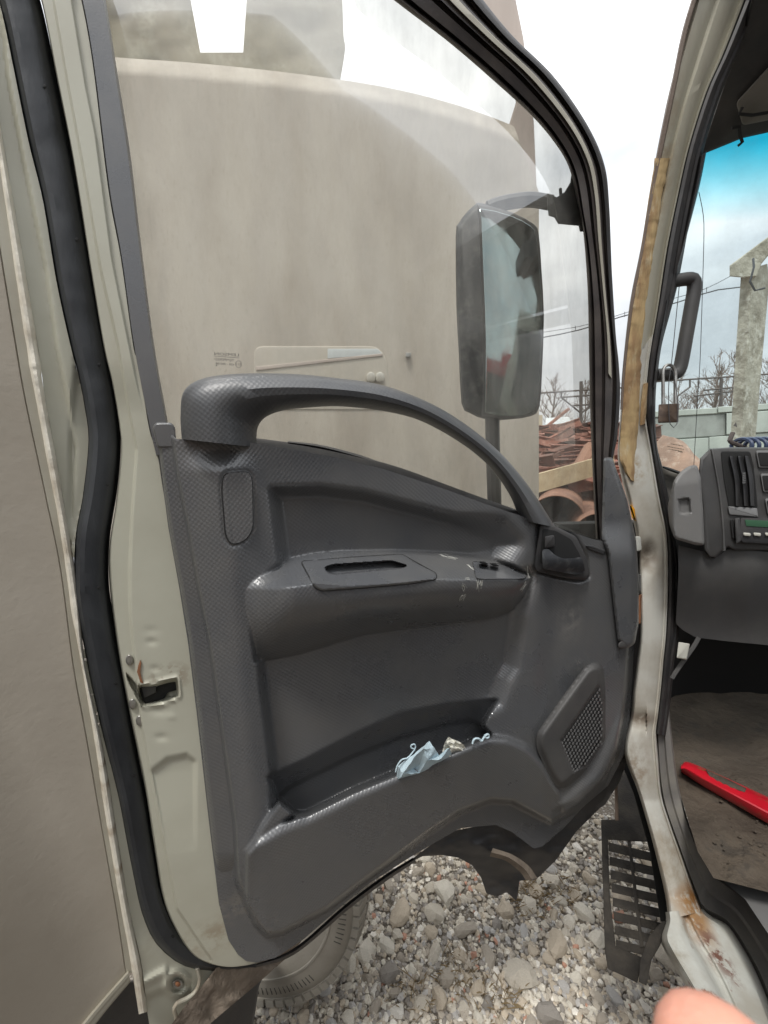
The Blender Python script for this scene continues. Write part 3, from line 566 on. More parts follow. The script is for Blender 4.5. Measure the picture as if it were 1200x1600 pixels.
# trim panel relief
def yi(X, pts): return np.interp(X, [p[0] for p in pts], [p[1] for p in pts])
def blend(h, val, s, w_): k = ss((s + w_ / 2) / w_); return h * (1 - k) + val * k
panel = [(247, 702), (246, 675), (262, 672), (276, 686), (300, 686), (398, 692), (460, 703), (520, 714), (600, 733), (700, 766), (760, 788), (820, 808), (868, 823), (925, 842), (945, 846), (975, 850), (992, 850), (997, 900), (996, 960), (991, 1000), (988, 1060), (984, 1120), (975, 1180), (950, 1228), (912, 1260), (880, 1295), (849, 1322), (834, 1326), (800, 1300), (775, 1289), (719, 1294), (689, 1311), (640, 1340), (576, 1381), (540, 1410), (475, 1467), (430, 1497), (400, 1504), (385, 1502), (372, 1492), (357, 1469), (342, 1412), (326, 1281), (307, 1112), (294, 1006), (280, 918), (263, 824)]
def panelh(X, Y):
    h = 0 * X + .0
    inner = [(266, 680), (274, 740), (290, 820), (310, 932), (325, 1006), (343, 1131), (364, 1281), (370, 1375), (384, 1412), (400, 1445), (416, 1461), (440, 1458), (512, 1419), (560, 1382), (610, 1345), (670, 1300), (719, 1268), (767, 1250), (800, 1252), (862, 1284), (905, 1262), (943, 1222), (966, 1170), (978, 1100), (985, 1000), (975, 860), (860, 780), (600, 690), (420, 660)]
    h = blend(h, .045, sdf(X, Y, inner), 9)
    # column at left bulges
    h = h + .016 * np.exp(-((X - np.interp(Y, [700, 1300], [345, 395])) / 42) ** 2) * ss((Y - 700) / 40) * ss((1420 - Y) / 100)
    # recess under the top roll
    rec = [(428, 768), (500, 766), (569, 775), (687, 806), (780, 828), (800, 850), (778, 884), (700, 880), (444, 890), (436, 830)]
    h = blend(h, .004, sdf(X, Y, rec), 26 + 34 * ss((X - 700) / 90))
    # flat field between armrest and pocket
    mid = [(404, 1000), (830, 900), (812, 960), (800, 1040), (788, 1062), (775, 1096), (700, 1130), (460, 1300), (428, 1262), (428, 1206), (412, 1080)]
    h = blend(h, .012, sdf(X, Y, mid) , 16 + 26 * ss((X - 700) / 70))
    # right hand field, slightly hollow, with a soft bead
    h = h - .010 * ss((X - 830) / 40) * ss((1150 - Y) / 80)
    # lower front of the pocket
    lip = [(385, 1330), (400, 1311), (437, 1287), (464, 1276), (479, 1272), (550, 1237), (625, 1206), (700, 1176), (737, 1160), (767, 1150), (792, 1152), (822, 1165), (848, 1192), (872, 1236)]
    bott = [(385, 1415), (416, 1461), (440, 1458), (512, 1419), (560, 1382), (610, 1345), (670, 1300), (719, 1268), (767, 1250), (800, 1252), (862, 1284), (880, 1270)]
    fp = lip + bott[::-1]; ly = yi(X, lip); by = yi(X, bott); t = np.clip((Y - ly) / (by - ly + 1e-6), 0, 1)
    val = .072 + .010 * ss(t / .12) - .030 * t - .02 * np.clip((X - 740) / 130, 0, 1)
    h = blend(h, val, sdf(X, Y, fp), 5)
    # pocket mouth
    U = [(420, 1215), (428, 1206), (475, 1186), (550, 1146), (625, 1112), (700, 1097), (760, 1092), (776, 1094)]
    Vl = [(432, 1245), (456, 1225), (550, 1180), (625, 1150), (700, 1128), (735, 1124), (748, 1130), (752, 1140)]
    mouth = U + [(760, 1120), (754, 1134), (766, 1149)] + [(737, 1158), (700, 1174), (625, 1204), (550, 1235), (479, 1270), (464, 1270), (437, 1250), (430, 1240)]
    uy = yi(X, U); vy = yi(X, Vl); tt = np.clip((Y - uy) / (vy - uy + 1e-6), 0, 1)
    pv = .012 - .034 * tt - .020 * ss((Y - vy) / 4) + .0 * X
    h = blend(h, pv, sdf(X, Y, mouth), 5)
    fil = [(436, 1250), (462, 1273), (437, 1288), (398, 1314), (410, 1290)]
    h = blend(h, .07, sdf(X, Y, fil), 6)
    # armrest
    bk = [(385, 917), (444, 876), (490, 866), (535, 862), (616, 861), (704, 865), (760, 872), (800, 884), (828, 900)]
    ft = [(385, 919), (430, 919), (491, 911), (540, 915), (600, 912), (680, 904), (760, 903), (828, 902)]
    lo = [(385, 940), (392, 990), (400, 1034), (470, 1020), (569, 990), (670, 977), (765, 966), (800, 952), (818, 930), (828, 904)]
    b_, f_, l_ = yi(X, bk), yi(X, ft), yi(X, [(385, 1040), (400, 1034)] + lo[3:])
    amp = .112 - .03 * np.clip((X - 700) / 120, 0, 1)
    amp = .058 + (amp - .058) * ss((X - 385) / 75)
    ta = np.clip((Y - b_) / (f_ - b_ + 1), 0, 1); tb = np.clip((Y - f_) / (l_ - f_ + 1), 0, 1)
    b0 = .008 + .048 * ss((462 - X) / 65); v1 = b0 + (amp - b0) * ta; v2 = amp + .004 * np.sin(tb * 3.14) - (amp - .022) * tb ** 2.4
    val = np.where(Y < f_, v1, v2)
    h = blend(h, val, sdf(X, Y, bk + lo[::-1]), 5)
    # raised panel above door handle on the right
    for p, dpt in [(rnd([(838, 815), (868, 820), (902, 838), (920, 868), (924, 904), (905, 912), (832, 896), (836, 840)], 6), -.006)]:
        h = h + dpt * ss(sdf(X, Y, p) / 3)
    # bead at the lower right
    h = h + .007 * ss((sdf(X, Y, [(946, 1170), (975, 1110), (978, 1180), (905, 1255), (868, 1262), (890, 1240), (925, 1210)]) + 8) / 18)
    # recess of the round-ended cap at the upper left
    cap = rnd([(350, 737), (390, 735), (396, 750), (397, 826), (385, 846), (362, 855), (350, 840), (344, 760)], 10)
    h = h - .003 * np.exp(-(sdf(X, Y, cap) / 2.0) ** 2)
    return h
lid0 = [(474, 879), (560, 873), (626, 869), (677, 897), (678, 902), (640, 908), (560, 915), (503, 919)]
tp = field('trim_panel', panel, lambda X, Y: panelh(X, Y) - .07 * ss(sdf(X, Y, lid0) / 3), D, M['trim'], door, step=2.0, blur=3, skirt=.05)
strip('trim_edge', [(243, 670), (249, 712), (264, 824), (281, 918), (295, 1006), (308, 1112), (327, 1281), (343, 1412)], [(273, 670), (281, 736), (297, 820), (317, 932), (331, 1006), (349, 1131), (371, 1281), (378, 1400)], [(0, 0), (.08, .014), (.2, .019), (.75, .021), (.92, .024), (1, .034)], D, M['trim'], door, n=200, extra=lambda X, Y: -.034 * ss((Y - 1330) / 66))
prism('trim_edge', rnd([(238, 668), (243, 660), (268, 660), (274, 668), (276, 700), (246, 700)], 5), D, 0, .022, M['trim'], door, bev=.005, bpx=3)
cap = rnd([(350, 739), (389, 737), (394, 750), (395, 826), (384, 844), (362, 852), (352, 838), (346, 762)], 10)
field('round_ended_cap', cap, lambda X, Y: panelh(X, Y) * 0 + .0605 + 0 * X, D, M['trim'], door, step=3, skirt=.006)
def seam_shade(poly, hf, parent, w_=.0011):
    q = np.vstack([poly, poly[:1]]); G().tube(D.P(q[:, 0], q[:, 1], hf(q[:, 0], q[:, 1])), w_, 5, cap=False).mk('seam', M['void'], parent)  # dark bead along the outline stands for shade in the gap
seam_shade(cap, lambda X, Y: panelh(X, Y) + .0008, tp)
# armrest lid with pull cup
def armh(X, Y):
    return panelh(X, Y)
lid = rnd([(470, 877), (560, 870), (628, 866), (682, 896), (682, 905), (640, 912), (560, 919), (502, 923), (492, 918)], 5)
cup = rnd([(505, 886), (520, 881), (612, 875), (638, 883), (632, 888), (524, 898), (512, 896)], 6)
al = field('armrest_lid', lid, lambda X, Y: armh(X, Y) + .0045 - .03 * ss(sdf(X, Y, cup) / 2.0) - .0025 * ss(-(sdf(X, Y, lid) - 2.5) / 2.5), D, M['trims'], door, step=1.0, skirt=.012)
prism('cup_floor', cup, D, .012, .0145, M['dark'], al, bev=.0005) if False else None
seam_shade(lid, lambda X, Y: armh(X, Y) + .001, al, .0012)
sw = rnd([(738, 877), (780, 881), (806, 890), (824, 899), (820, 904), (776, 905), (744, 904)], 4)
wsw = field('switch_panel', sw, lambda X, Y: armh(X, Y) + .003, D, M['trims'], door, step=2, skirt=.01)
for a, b in ((747, 877), (764, 880)):
    prism('window_switch', rnd([(a, b), (a + 10, b), (a + 17, b + 5), (a + 7, b + 5)], 2), D, .04, .064, M['void'], wsw, bev=.001, bpx=1)
seam_shade(sw, lambda X, Y: armh(X, Y) + .0008, wsw, .0007)
g = G()
for _ in range(5):
    for (x, y, dx, dy) in [(688, 865, 14, 5), (700, 870, 18, 3), (730, 882, 12, 8), (746, 900, 1, 26), (752, 898, -1, 24), (727, 930, -6, 14), (724, 914, 5, 12), (825, 885, 3, 18), (822, 912, -10, 16), (728, 906, 6, 0)]:
        x += rs.normal(0, 1.5); y += rs.normal(0, 1.5); x2, y2 = x + dx * rs.uniform(.5, 1), y + dy * rs.uniform(.5, 1)
        xx = np.array([x, (x + x2) / 2 + rs.normal(0, 1), x2]); yy = np.array([y, (y + y2) / 2 + rs.normal(0, 1), y2]); g.tube(D.P(xx, yy, panelh(xx, yy) + .0012), .00035, 3)
sc_ = g.mk('scratches', M['scr'], door); sc_['kind'] = 'stuff'
# grab handle arch
hO = [(284, 686), (282, 650), (287, 612), (315, 592), (370, 584), (450, 584), (520, 590), (590, 600), (650, 620), (700, 645), (750, 680), (790, 716), (830, 765), (868, 824)]
hI = [(401, 699), (401, 680), (404, 665), (415, 652), (440, 642), (480, 637), (530, 635), (590, 641), (645, 653), (690, 674), (735, 703), (770, 735), (797, 775), (812, 812)]
strip('grab_handle', hO, hI, [(0, .0), (.02, .018), (.08, .034), (.2, .044), (.4, .05), (.6, .048), (.68, .043), (.85, .022), (.95, .004), (1, -.012)], D, M['pad'], door, n=180, back=.004, extra=lambda X, Y: .022 * ss((780 - X) / 250) + .012)
# inner door handle
bz = rnd([(844, 818), (868, 822), (900, 838), (916, 870), (922, 899), (916, 907), (884, 904), (838, 893), (835, 885)], 5)
bez = prism('handle_bezel', bz, D, .02, .052, M['dark'], door, bev=.004, bpx=5)
hole = rnd([(848, 826), (868, 829), (893, 843), (906, 866), (910, 880), (905, 888), (843, 880)], 4)
prism('handle_recess', hole, D, .03, .0525, M['void'], bez, bev=.0003, bpx=.5)
hl = rnd([(847, 859), (856, 857), (868, 868), (880, 873), (898, 872), (908, 870), (913, 884), (914, 894), (900, 898), (848, 889)], 4)
field('handle_lever', hl, lambda X, Y: .066 + .008 * np.sin(np.clip((Y - 858) / 36, 0, 1) * 3.1), D, M['housing'], door, step=1.6, skirt=.02)
prism('lock_knob', rnd([(851, 838), (866, 836), (867, 854), (851, 857)], 3), D, .05, .068, M['dark'], door, bev=.003, bpx=2)
prism('hole_plug', rnd([(914, 852), (925, 852), (947, 860), (943, 867), (920, 858)], 3), D, .02, .041, M['dark'], door, bev=.002)
# corner cover
cc = rnd([(943, 715), (957, 714), (963, 733), (980, 780), (994, 844), (998, 900), (998, 973), (992, 1006), (979, 1014), (965, 1000), (960, 956), (950, 865), (940, 841)], 5)
field('corner_cover', cc, lambda X, Y: .036 + .014 * ss((Y - 810) / 70) - .004 * ss((X - 985) / 10) - .008 * ss(-(sdf(X, Y, cc) - 4) / 4), D, M['trims'], door, step=2.4, skirt=.03)
# speaker cover with perforations
spk = rnd([(838, 1168), (838, 1146), (875, 1094), (914, 1041), (929, 1033), (943, 1040), (946, 1080), (946, 1156), (912, 1208), (888, 1230), (871, 1233), (856, 1210)], 9)
gri = [(937, 1066), (943, 1100), (943, 1160), (918, 1196), (895, 1210), (874, 1157)]
spo = field('speaker_cover', spk, lambda X, Y: .052 + .012 * ss(sdf(X, Y, spk) / 12) - .007 * ss(sdf(X, Y, gri) / 5), D, M['dash'], door, step=2.2, skirt=.03)
g = G(); cnt = 0
e1 = np.array([-6.1, 8.7]) * .56; e2 = np.array([3.9, 9.3]) * .56
for i in range(-4, 34):
    for j in range(-4, 24):
        p = np.array([938, 1068]) + e1 * i + e2 * j
        if sdf(np.array([p[0]]), np.array([p[1]]), gri)[0] < 2: continue
        q = [(p[0] - 1.7, p[1] + 1.9), (p[0] - .7, p[1] - 2.1), (p[0] + 1.7, p[1] - 1.9), (p[0] + .7, p[1] + 2.1)]
        g.prism(q, D, .05, .0612, .0004, .3); cnt += 1
ob = g.mk('speaker_ribs', M['silver'], door); ob['kind'] = 'stuff'
prism('panel_button', sm([(966, 1006), (972, 1001), (980, 1003), (982, 1010), (974, 1014), (967, 1012)], 2), D, .03, .05, M['dash'], door, bev=.004)
# lower edge of the door: mud flap and brackets
mf = [(560, 1398), (640, 1345), (700, 1300), (775, 1285), (850, 1318), (950, 1225), (974, 1178), (986, 1172), (968, 1222), (945, 1258), (938, 1262), (900, 1300), (868, 1345), (838, 1374), (812, 1376), (807, 1408), (792, 1394), (776, 1401), (760, 1396), (752, 1372), (738, 1352), (716, 1340), (690, 1336), (660, 1338), (620, 1358), (575, 1394)]
field('mud_flap', mf, lambda X, Y: -.02 + .014 * nse(X * .5, Y, 22) - .03 * ss((Y - 1330) / 50), D, M['dark'], door, step=3, skirt=.03, blur=1)
strip('flap_rib', [(770, 1325), (800, 1335), (825, 1352), (840, 1372)], [(765, 1338), (790, 1345), (812, 1362), (822, 1376)], [(0, 0), (.5, .012), (1, 0)], D, M['fender'], door, n=30)
strip('lower_weatherstrip', [(400, 1506), (440, 1492), (475, 1470), (540, 1413), (600, 1368), (645, 1340)], [(400, 1512), (443, 1500), (480, 1477), (547, 1419), (606, 1375), (650, 1346)], [(0, -.01), (.5, .002), (1, -.02)], D, M['sealmat'], door, n=60)
# marking etched on the glass, seen from behind (mirrored)
def glass_text(txt, x_right, y, width, height, slope, S=D, h=-.0275, parent=door, m=None, name='glass_marking', mirror=True, g=None):
    cu = bpy.data.curves.new('t', 'FONT'); cu.body = txt; cu.size = 1; cu.resolution_u = 2; ob = bpy.data.objects.new('t', cu); COL.objects.link(ob)
    dg = bpy.context.evaluated_depsgraph_get(); dg.update(); me = bpy.data.meshes.new_from_object(ob.evaluated_get(dg))
    v = np.array([x.co[:] for x in me.vertices]); f = [list(p.vertices) for p in me.polygons]
    bpy.data.objects.remove(ob); bpy.data.meshes.remove(me)
    x = v[:, 0] / v[:, 0].max(); yy = v[:, 1] / .72
    px = x_right - x * width if mirror else x_right + x * width
    py = y - yy * height + (px - x_right) * slope
    g.add(S.P(px, py, h), f)
g = G()
glass_text('LEMSON', 374, 557, 39, 4.5, .06, g=g); glass_text('TEMPERED', 366, 565, 31, 4, .07, g=g)
glass_text('43R - 000188', 366, 571.5, 29, 3.6, .07, g=g); glass_text('4', 340, 572.5, 3, 3, 0, g=g)
g.add(D.P([374, 335, 335, 374], [559, 556, 556.6, 559.6], -.0275), [[0, 1, 2, 3]])
glass_text('E11', 376.5, 571, 7.5, 3.6, 0, g=g)
a = np.linspace(0, 2 * math.pi, 25); ox, oy = 372.8 + 5 * np.cos(a), 569 + 5.5 * np.sin(a); ix, iy = 372.8 + 4.4 * np.cos(a), 569 + 4.9 * np.sin(a)
g.add(np.vstack([D.P(ox, oy, -.0275), D.P(ix, iy, -.0275)]), [[i, i + 1, 26 + i, 25 + i] for i in range(24)])
g.mk('glass_marking', M['ink'], door, smooth=False)

# ------------------------------------------------------------------ mirror outside the window
Mp = Vert(1.11, -.085)
mir = prism('mirror_housing', sm([(752, 317), (742, 320), (728, 333), (716, 350), (712, 367), (713, 480), (717, 555), (721, 630), (733, 645), (762, 656), (800, 655), (830, 650), (843, 636), (847, 580), (850, 492), (846, 420), (842, 367), (834, 350), (800, 332)], 2), Mp, -.05, .0, M['housing'], tk, bev=.02, bpx=9)
prism('mirror_rim', sm([(750, 320), (748, 330), (751, 400), (756, 530), (754, 635), (757, 650), (800, 654), (831, 648), (843, 635), (847, 580), (850, 492), (846, 420), (842, 367), (834, 350), (800, 333)], 2), Mp, -.01, .008, M['dark'], mir, bev=.003, bpx=1.5)
prism('mirror_glass', sm([(753, 326), (752, 340), (755, 420), (759, 530), (758, 630), (762, 646), (800, 650), (828, 645), (839, 632), (844, 580), (847, 492), (843, 420), (838, 370), (829, 353), (798, 337)], 2), Mp, .0, .010, M['mirror'], mir, bev=.001, bpx=1)
am = [(762, 322), (778, 316), (800, 311), (830, 308), (862, 313)]; P3 = np.array([Vert(1.11, -.085).P([x], [y + 4], -.03)[0] for i, (x, y) in enumerate(am)])
G().tube(arc(P3, 24), .0165, 10).mk('mirror_arm', M['housing'], tk)
Lw = [Mp.P([x], [y], -.02)[0] for x, y in [(769, 645), (770, 700), (773, 800), (776, 900)]]
G().tube(arc(Lw, 12), .0185, 10).mk('mirror_post', M['dark'], tk)
prism('mirror_bracket', [(855, 302), (870, 308), (882, 300), (891, 285), (895, 255), (940, 255), (935, 362), (906, 362), (904, 353), (872, 350), (866, 340), (857, 337), (855, 320)], D, -.075, -.035, M['housing'], tk, bev=.006, bpx=3)
prism('bracket_peg', rnd([(873, 294), (878, 293), (879, 309), (874, 309)], 2), D, -.07, -.045, M['dark'], tk)

# ------------------------------------------------------------------ door pillar, sill and seal
def dA(px, py): return np.interp(py, [-60, 0, 300, 700, 1100, 1250, 1400, 1480, 1600, 1700], [.80, .83, .93, 1.03, 1.06, 1.05, .98, .88, .72, .60]) + (px - 1000) * .0004
A = Curved(dA)
pL = [(1100, -60), (1085, 0), (1050, 125), (1033, 203), (1016, 294), (1002, 382), (987, 456), (981, 505), (973, 584), (969, 652), (965, 709), (970, 743), (982, 787), (994, 838), (997, 905), (999, 990), (993, 1050), (989, 1082), (986, 1116), (976, 1165), (979, 1191), (995, 1232), (1010, 1281), (1025, 1337), (1039, 1397), (1044, 1437)]
pR = [(1185, -60), (1164, 0), (1131, 84), (1104, 145), (1077, 230), (1060, 304), (1043, 388), (1030, 473), (1022, 520), (1014, 575), (1010, 642), (1019, 702), (1031, 775), (1043, 838), (1045, 905), (1042, 985), (1038, 1030), (1034, 1075), (1029, 1120), (1026, 1146), (1029, 1190), (1034, 1244), (1048, 1290), (1064, 1335), (1086, 1397), (1097, 1424)]
def sp(i0, i1, LL=pL, RR=pR): return LL[i0:i1], RR[i0:i1]
def pilx(X, Y):
    t = (Y - 1110) / 25
    h = -.012 * np.exp(-((Y - 1125) / 16) ** 2) * (X < 1010) + .002 * np.sin(Y / 37) - .02 * np.exp(-(((X - 1014) / 12) ** 2 + ((Y - 870) / 22) ** 2))
    h = h - .012 * np.exp(-(((X - 1001) / 8) ** 2 + ((Y - 885) / 45) ** 2))
    return h
prof = [(0, -.05), (.03, -.006), (.1, .004), (.3, .006), (.36, .0), (.42, -.002), (.5, .006), (.72, .007), (.78, .0), (.9, -.002), (.93, .006), (.98, .006), (1, -.01)]
pu = strip('door_pillar', pL[:9], pR[:9], prof, A, M['pillar'], tk, n=140, extra=None, back=.04)
prof2 = [(0, -.06), (.04, -.012), (.12, .0), (.45, .004), (.6, .004), (.8, .002), (.88, -.003), (.92, .006), (.98, .006), (1, -.01)]
pl_ = strip('door_pillar', pL[8:], pR[8:], prof2, A, M['white'], tk, n=260, mcols=30, extra=pilx, back=.04)
tL = [(1023, 247), (1016, 294), (1003, 382), (990, 456), (984, 505), (976, 584), (972, 652), (968, 709), (976, 735), (985, 750)]
tR = [(1046, 247), (1037, 294), (1024, 382), (1014, 456), (1009, 505), (1001, 584), (998, 652), (993, 709), (992, 735), (991, 752)]
tL = [(x + 1.6 * nse(np.array([3.]), np.array([y * 1.]), 9)[0], y) for x, y in arc(tL, 90)]; tR = [(x + 2.2 * nse(np.array([9.]), np.array([y * 1.]), 11, seed=2)[0], y) for x, y in arc(tR, 90)]
strip('foam_tape', tL, tR, [(0, .004), (.2, .0085), (.5, .0095), (.8, .0085), (1, .004)], A, M['tape'], pl_, n=200, extra=lambda X, Y: .0016 * nse(X, Y, 12), back=.012)
strip('foam_tape', [(1005, 600), (1001, 640), (1000, 665)], [(1014, 598), (1011, 635), (1008, 662)], [(0, .006), (.3, .0115), (.7, .0115), (1, .006)], A, M['tape'], pl_, n=24)
strip('stain_edge', [(1100, -60), (1068, 40), (1050, 125), (1033, 203), (1016, 294), (1002, 382), (987, 456), (980, 505), (972, 584), (969, 640)], [(1108, -60), (1077, 40), (1059, 125), (1043, 203), (1024, 294), (1008, 382), (994, 456), (986, 505), (977, 584), (973, 640)], [(0, -.02), (.2, .008), (.8, .0095), (1, .004)], A, M['brown'], pl_, n=80)
qL = [(x - 1, y) for x, y in pR[:20]]
qR = [(1212, -60), (1190, 0), (1160, 70), (1133, 130), (1106, 210), (1092, 270), (1076, 354), (1060, 440), (1047, 490), (1033, 545), (1025, 610), (1026, 690), (1042, 765), (1054, 830), (1062, 905), (1061, 985), (1054, 1030), (1050, 1075), (1046, 1112), (1040, 1150)]
strip('pillar_seal', qL, qR, [(0, -.005), (.1, .008), (.3, .014), (.55, .012), (.62, .002), (.8, .004), (1, -.01)], A, M['sealmat'], tk, n=200)
siL = [(1040, 1425), (1040, 1440), (1032, 1465), (1038, 1484), (1062, 1525), (1077, 1550), (1102, 1600), (1120, 1650)]
siR = [(1098, 1420), (1112, 1432), (1137, 1446), (1153, 1468), (1175, 1506), (1197, 1556), (1220, 1620), (1240, 1680)]
strip('door_sill', siL, siR, [(0, -.10), (.02, -.03), (.1, .0), (.3, .006), (.38, .003), (.42, -.012), (.5, -.013), (.55, .0), (.9, .004), (1, -.02)], A, M['whiter'], tk, n=120, mcols=40, back=.05)
prism('rust_patch', sm([(1063, 1405), (1080, 1400), (1097, 1418), (1095, 1430), (1076, 1436), (1062, 1432)], 3), A, -.012, .0065, M['rust'], pl_, bev=.003, bpx=3) if False else None
prism('hinge', rnd([(992, 838), (1001, 838), (1003, 860), (994, 862)], 3), A, -.01, .02, M['whiter'], tk); prism('hinge', rnd([(996, 900), (1001, 896), (1002, 925), (997, 930)], 2), A, -.01, .022, M['steel'], tk)
prism('hinge', rnd([(996, 930), (1003, 928), (1001, 975), (996, 975)], 2), A, -.01, .018, M['rust'], tk)
prism('wiring_grommet', rnd([(984, 788), (992, 795), (993, 815), (987, 808)], 2), A, -.01, .02, mat('orange_plastic', (.7, .32, .02), .4), tk)
ap = lambda x, y: A.P([x], [y])[0]
stain(M['white'], ap(1080, 1412), (.075, .09, .045), (.30, .15, .045), 35, .3, .95, (.36, .5))
stain(M['white'], ap(1016, 868), (.035, .05, .05), (.10, .07, .05), 30, .2, .9, (.3, .5))
stain(M['white'], ap(990, 735), (.05, .06, .05), (.30, .20, .09), 40, .3, .8)
stain(M['white'], ap(1010, 625), (.02, .05, .05), (.50, .38, .14), 25, .5, .85, (.3, .45))
stain(M['white'], ap(995, 1200), (.05, .08, .10), (.25, .18, .12), 40, .3, .7)
stain(M['white'], ap(1040, 1340), (.10, .1, .12), (.30, .24, .17), 30, .3, .6)
stain(M['white'], ap(1005, 1125), (.06, .06, .025), (.14, .10, .07), 50, .2, .8, (.35, .5))
stain(M['whiter'], ap(1085, 1432), (.06, .09, .03), (.32, .17, .06), 30, .3, .9, (.38, .5))
stain(M['whiter'], ap(1120, 1490), (.03, .07, .06), (.16, .07, .05), 45, .3, .95, (.45, .52))
stain(M['whiter'], ap(1060, 1500), (.05, .08, .08), (.30, .26, .2), 30, .2, .7)
stain(M['pillar'], ap(1040, 240), (.04, .1, .22), (.25, .19, .12), 20, .2, .6)
dp = lambda x, y, h=.03: D.P([x], [y], h)[0]
stain(M['trim'], dp(890, 965), (.05, .05, .075), (.24, .23, .21), 60, .1, .55, (.42, .6))
stain(M['trim'], dp(905, 1035), (.05, .05, .03), (.22, .21, .19), 90, .1, .5, (.45, .6))
stain(M['trim'], dp(960, 1200), (.08, .08, .05), (.24, .21, .17), 30, .2, .6)
stain(M['trim'], dp(825, 900, .05), (.05, .05, .03), (.35, .33, .28), 120, .2, .7, (.52, .6))
stain(M['trim'], dp(380, 1430, .02), (.09, .06, .05), (.22, .2, .17), 60, .2, .5, (.45, .6))
stain(M['trim'], dp(640, 1130, 0), (.22, .1, .03), (.16, .14, .11), 40, .2, .5)
stain(M['beige'], dp(330, 1470, 0), (.15, .1, .05), (.26, .2, .13), 30, .2, .7)
stain(M['beige'], dp(265, 1060, 0), (.04, .05, .03), (.16, .09, .05), 60, .2, .6, (.5, .58))
stain(M['beige2'], Lp.P([290], [1560])[0], (.12, .12, .06), (.2, .15, .10), 30, .2, .8)
for y_ in (1190, 1290, 1350, 1220): stain(M['foam'], Lp.P([165 + (y_ - 1200) * .17], [y_])[0], (.02, .02, .012), (.25, .15, .06), 60, .3, .8, (.35, .5))
# lower inner trims
kL = [(1029, 1118), (1026, 1150), (1034, 1244), (1062, 1330), (1086, 1397), (1098, 1422), (1137, 1446), (1175, 1506), (1197, 1556), (1230, 1640)]
kR = [(1046, 1108), (1050, 1150), (1062, 1235), (1085, 1310), (1108, 1350), (1128, 1372), (1165, 1402), (1210, 1466), (1240, 1520), (1290, 1620)]
def dK(px, py): return dA(px, py) + .02
strip('kick_trim', kL, kR, [(0, -.02), (.1, .004), (.45, .0), (.55, .008), (.9, .012), (1, -.01)], Curved(dK), M['dusty'], tk, n=120, back=.03)
wc = [(1100, 1345), (1112, 1366), (1150, 1374), (1200, 1388), (1300, 1410), (1400, 1500), (1400, 1640), (1290, 1640), (1240, 1530), (1205, 1466), (1165, 1406), (1125, 1372)]
field('wheel_arch_cover', wc, lambda X, Y: .03 + .012 * np.exp(-((X - np.interp(Y, [1370, 1420, 1500, 1600], [1110, 1155, 1190, 1230])) / 9) ** 2), Curved(lambda px, py: np.interp(py, [1340, 1400, 1500, 1640], [1.02, .93, .80, .66])), M['dashl'], tk, step=4, skirt=.05)
g = G(); g.box((1.95, -3.9, 2.1), (2.1, 4.8, 2.2)); g.mk('cargo_box', M['wall'], tk, smooth=False)  # out of view, added and sized to cut the frontal light
# floor, firewall, cab shell
FZ = .88
fl = field('cab_floor', [(1036, 1098), (1046, 1180), (1066, 1250), (1090, 1330), (1115, 1372), (1200, 1394), (1330, 1420), (1700, 1400), (1700, 1090), (1300, 1060), (1100, 1060)], lambda X, Y: .014 * nse(X, Y, 45), Flat(FZ), M['floor'], tk, step=6, skirt=.04)
g = G();  g.box((2.42, .35, 1.2), (.05, 2.3, .8)); g.box((2.42, .35, 2.68), (.05, 2.3, .12)); g.box((1.55, -.72, 1.75), (1.75, .05, 1.9)); g.mk('cab_shell', M['dark'], tk, smooth=False)
G().box((1.55, 1.48, 1.15), (1.85, .06, .8)).mk('firewall', M['void'], tk, smooth=False)  # black colour stands for the deep shade under the dash
# clods of dried mud on the cab floor
g = G()
for i in range(90):
    x, y = rs.normal(1150, 45), rs.normal(1320, 28)
    if rs.rand() < .4: x, y = rs.uniform(1060, 1200), rs.uniform(1130, 1370)
    if sdf(np.array([x]), np.array([y]), [(1062, 1150), (1085, 1250), (1112, 1330), (1135, 1368), (1230, 1385), (1230, 1120), (1062, 1110)])[0] < 3: continue
    p = Flat(FZ).P([x], [y], .006)[0]; v_, f_ = base[i % 12]; g.add(v_ * rs.choice([.002, .003, .005]) * [1.3, 1, .5] + p, f_.tolist())
o = g.mk('mud_clods', M['floor'], fl, smooth=False); o['kind'] = 'stuff'
g = G(); g.box((1.75, .30, 2.80), (1.35, 1.7, .05)); g.mk('roof', M['liner'], tk, smooth=False)
g = G(); g.box((1.25, -.25, 1.25), (.95, .5, .18)); g.box((1.25, -.48, 1.6), (.9, .16, .75), rx=.12); g.mk('seat', M['dark'], tk, smooth=False)
g = G(); g.box((1.75, .9, .72), (1.3, 1.2, .2)); g.box((1.0, .15, .5), (.12, 1.9, .25)); g.mk('chassis', M['dark'], tk, smooth=False)
g = G()
for i in range(3): pass
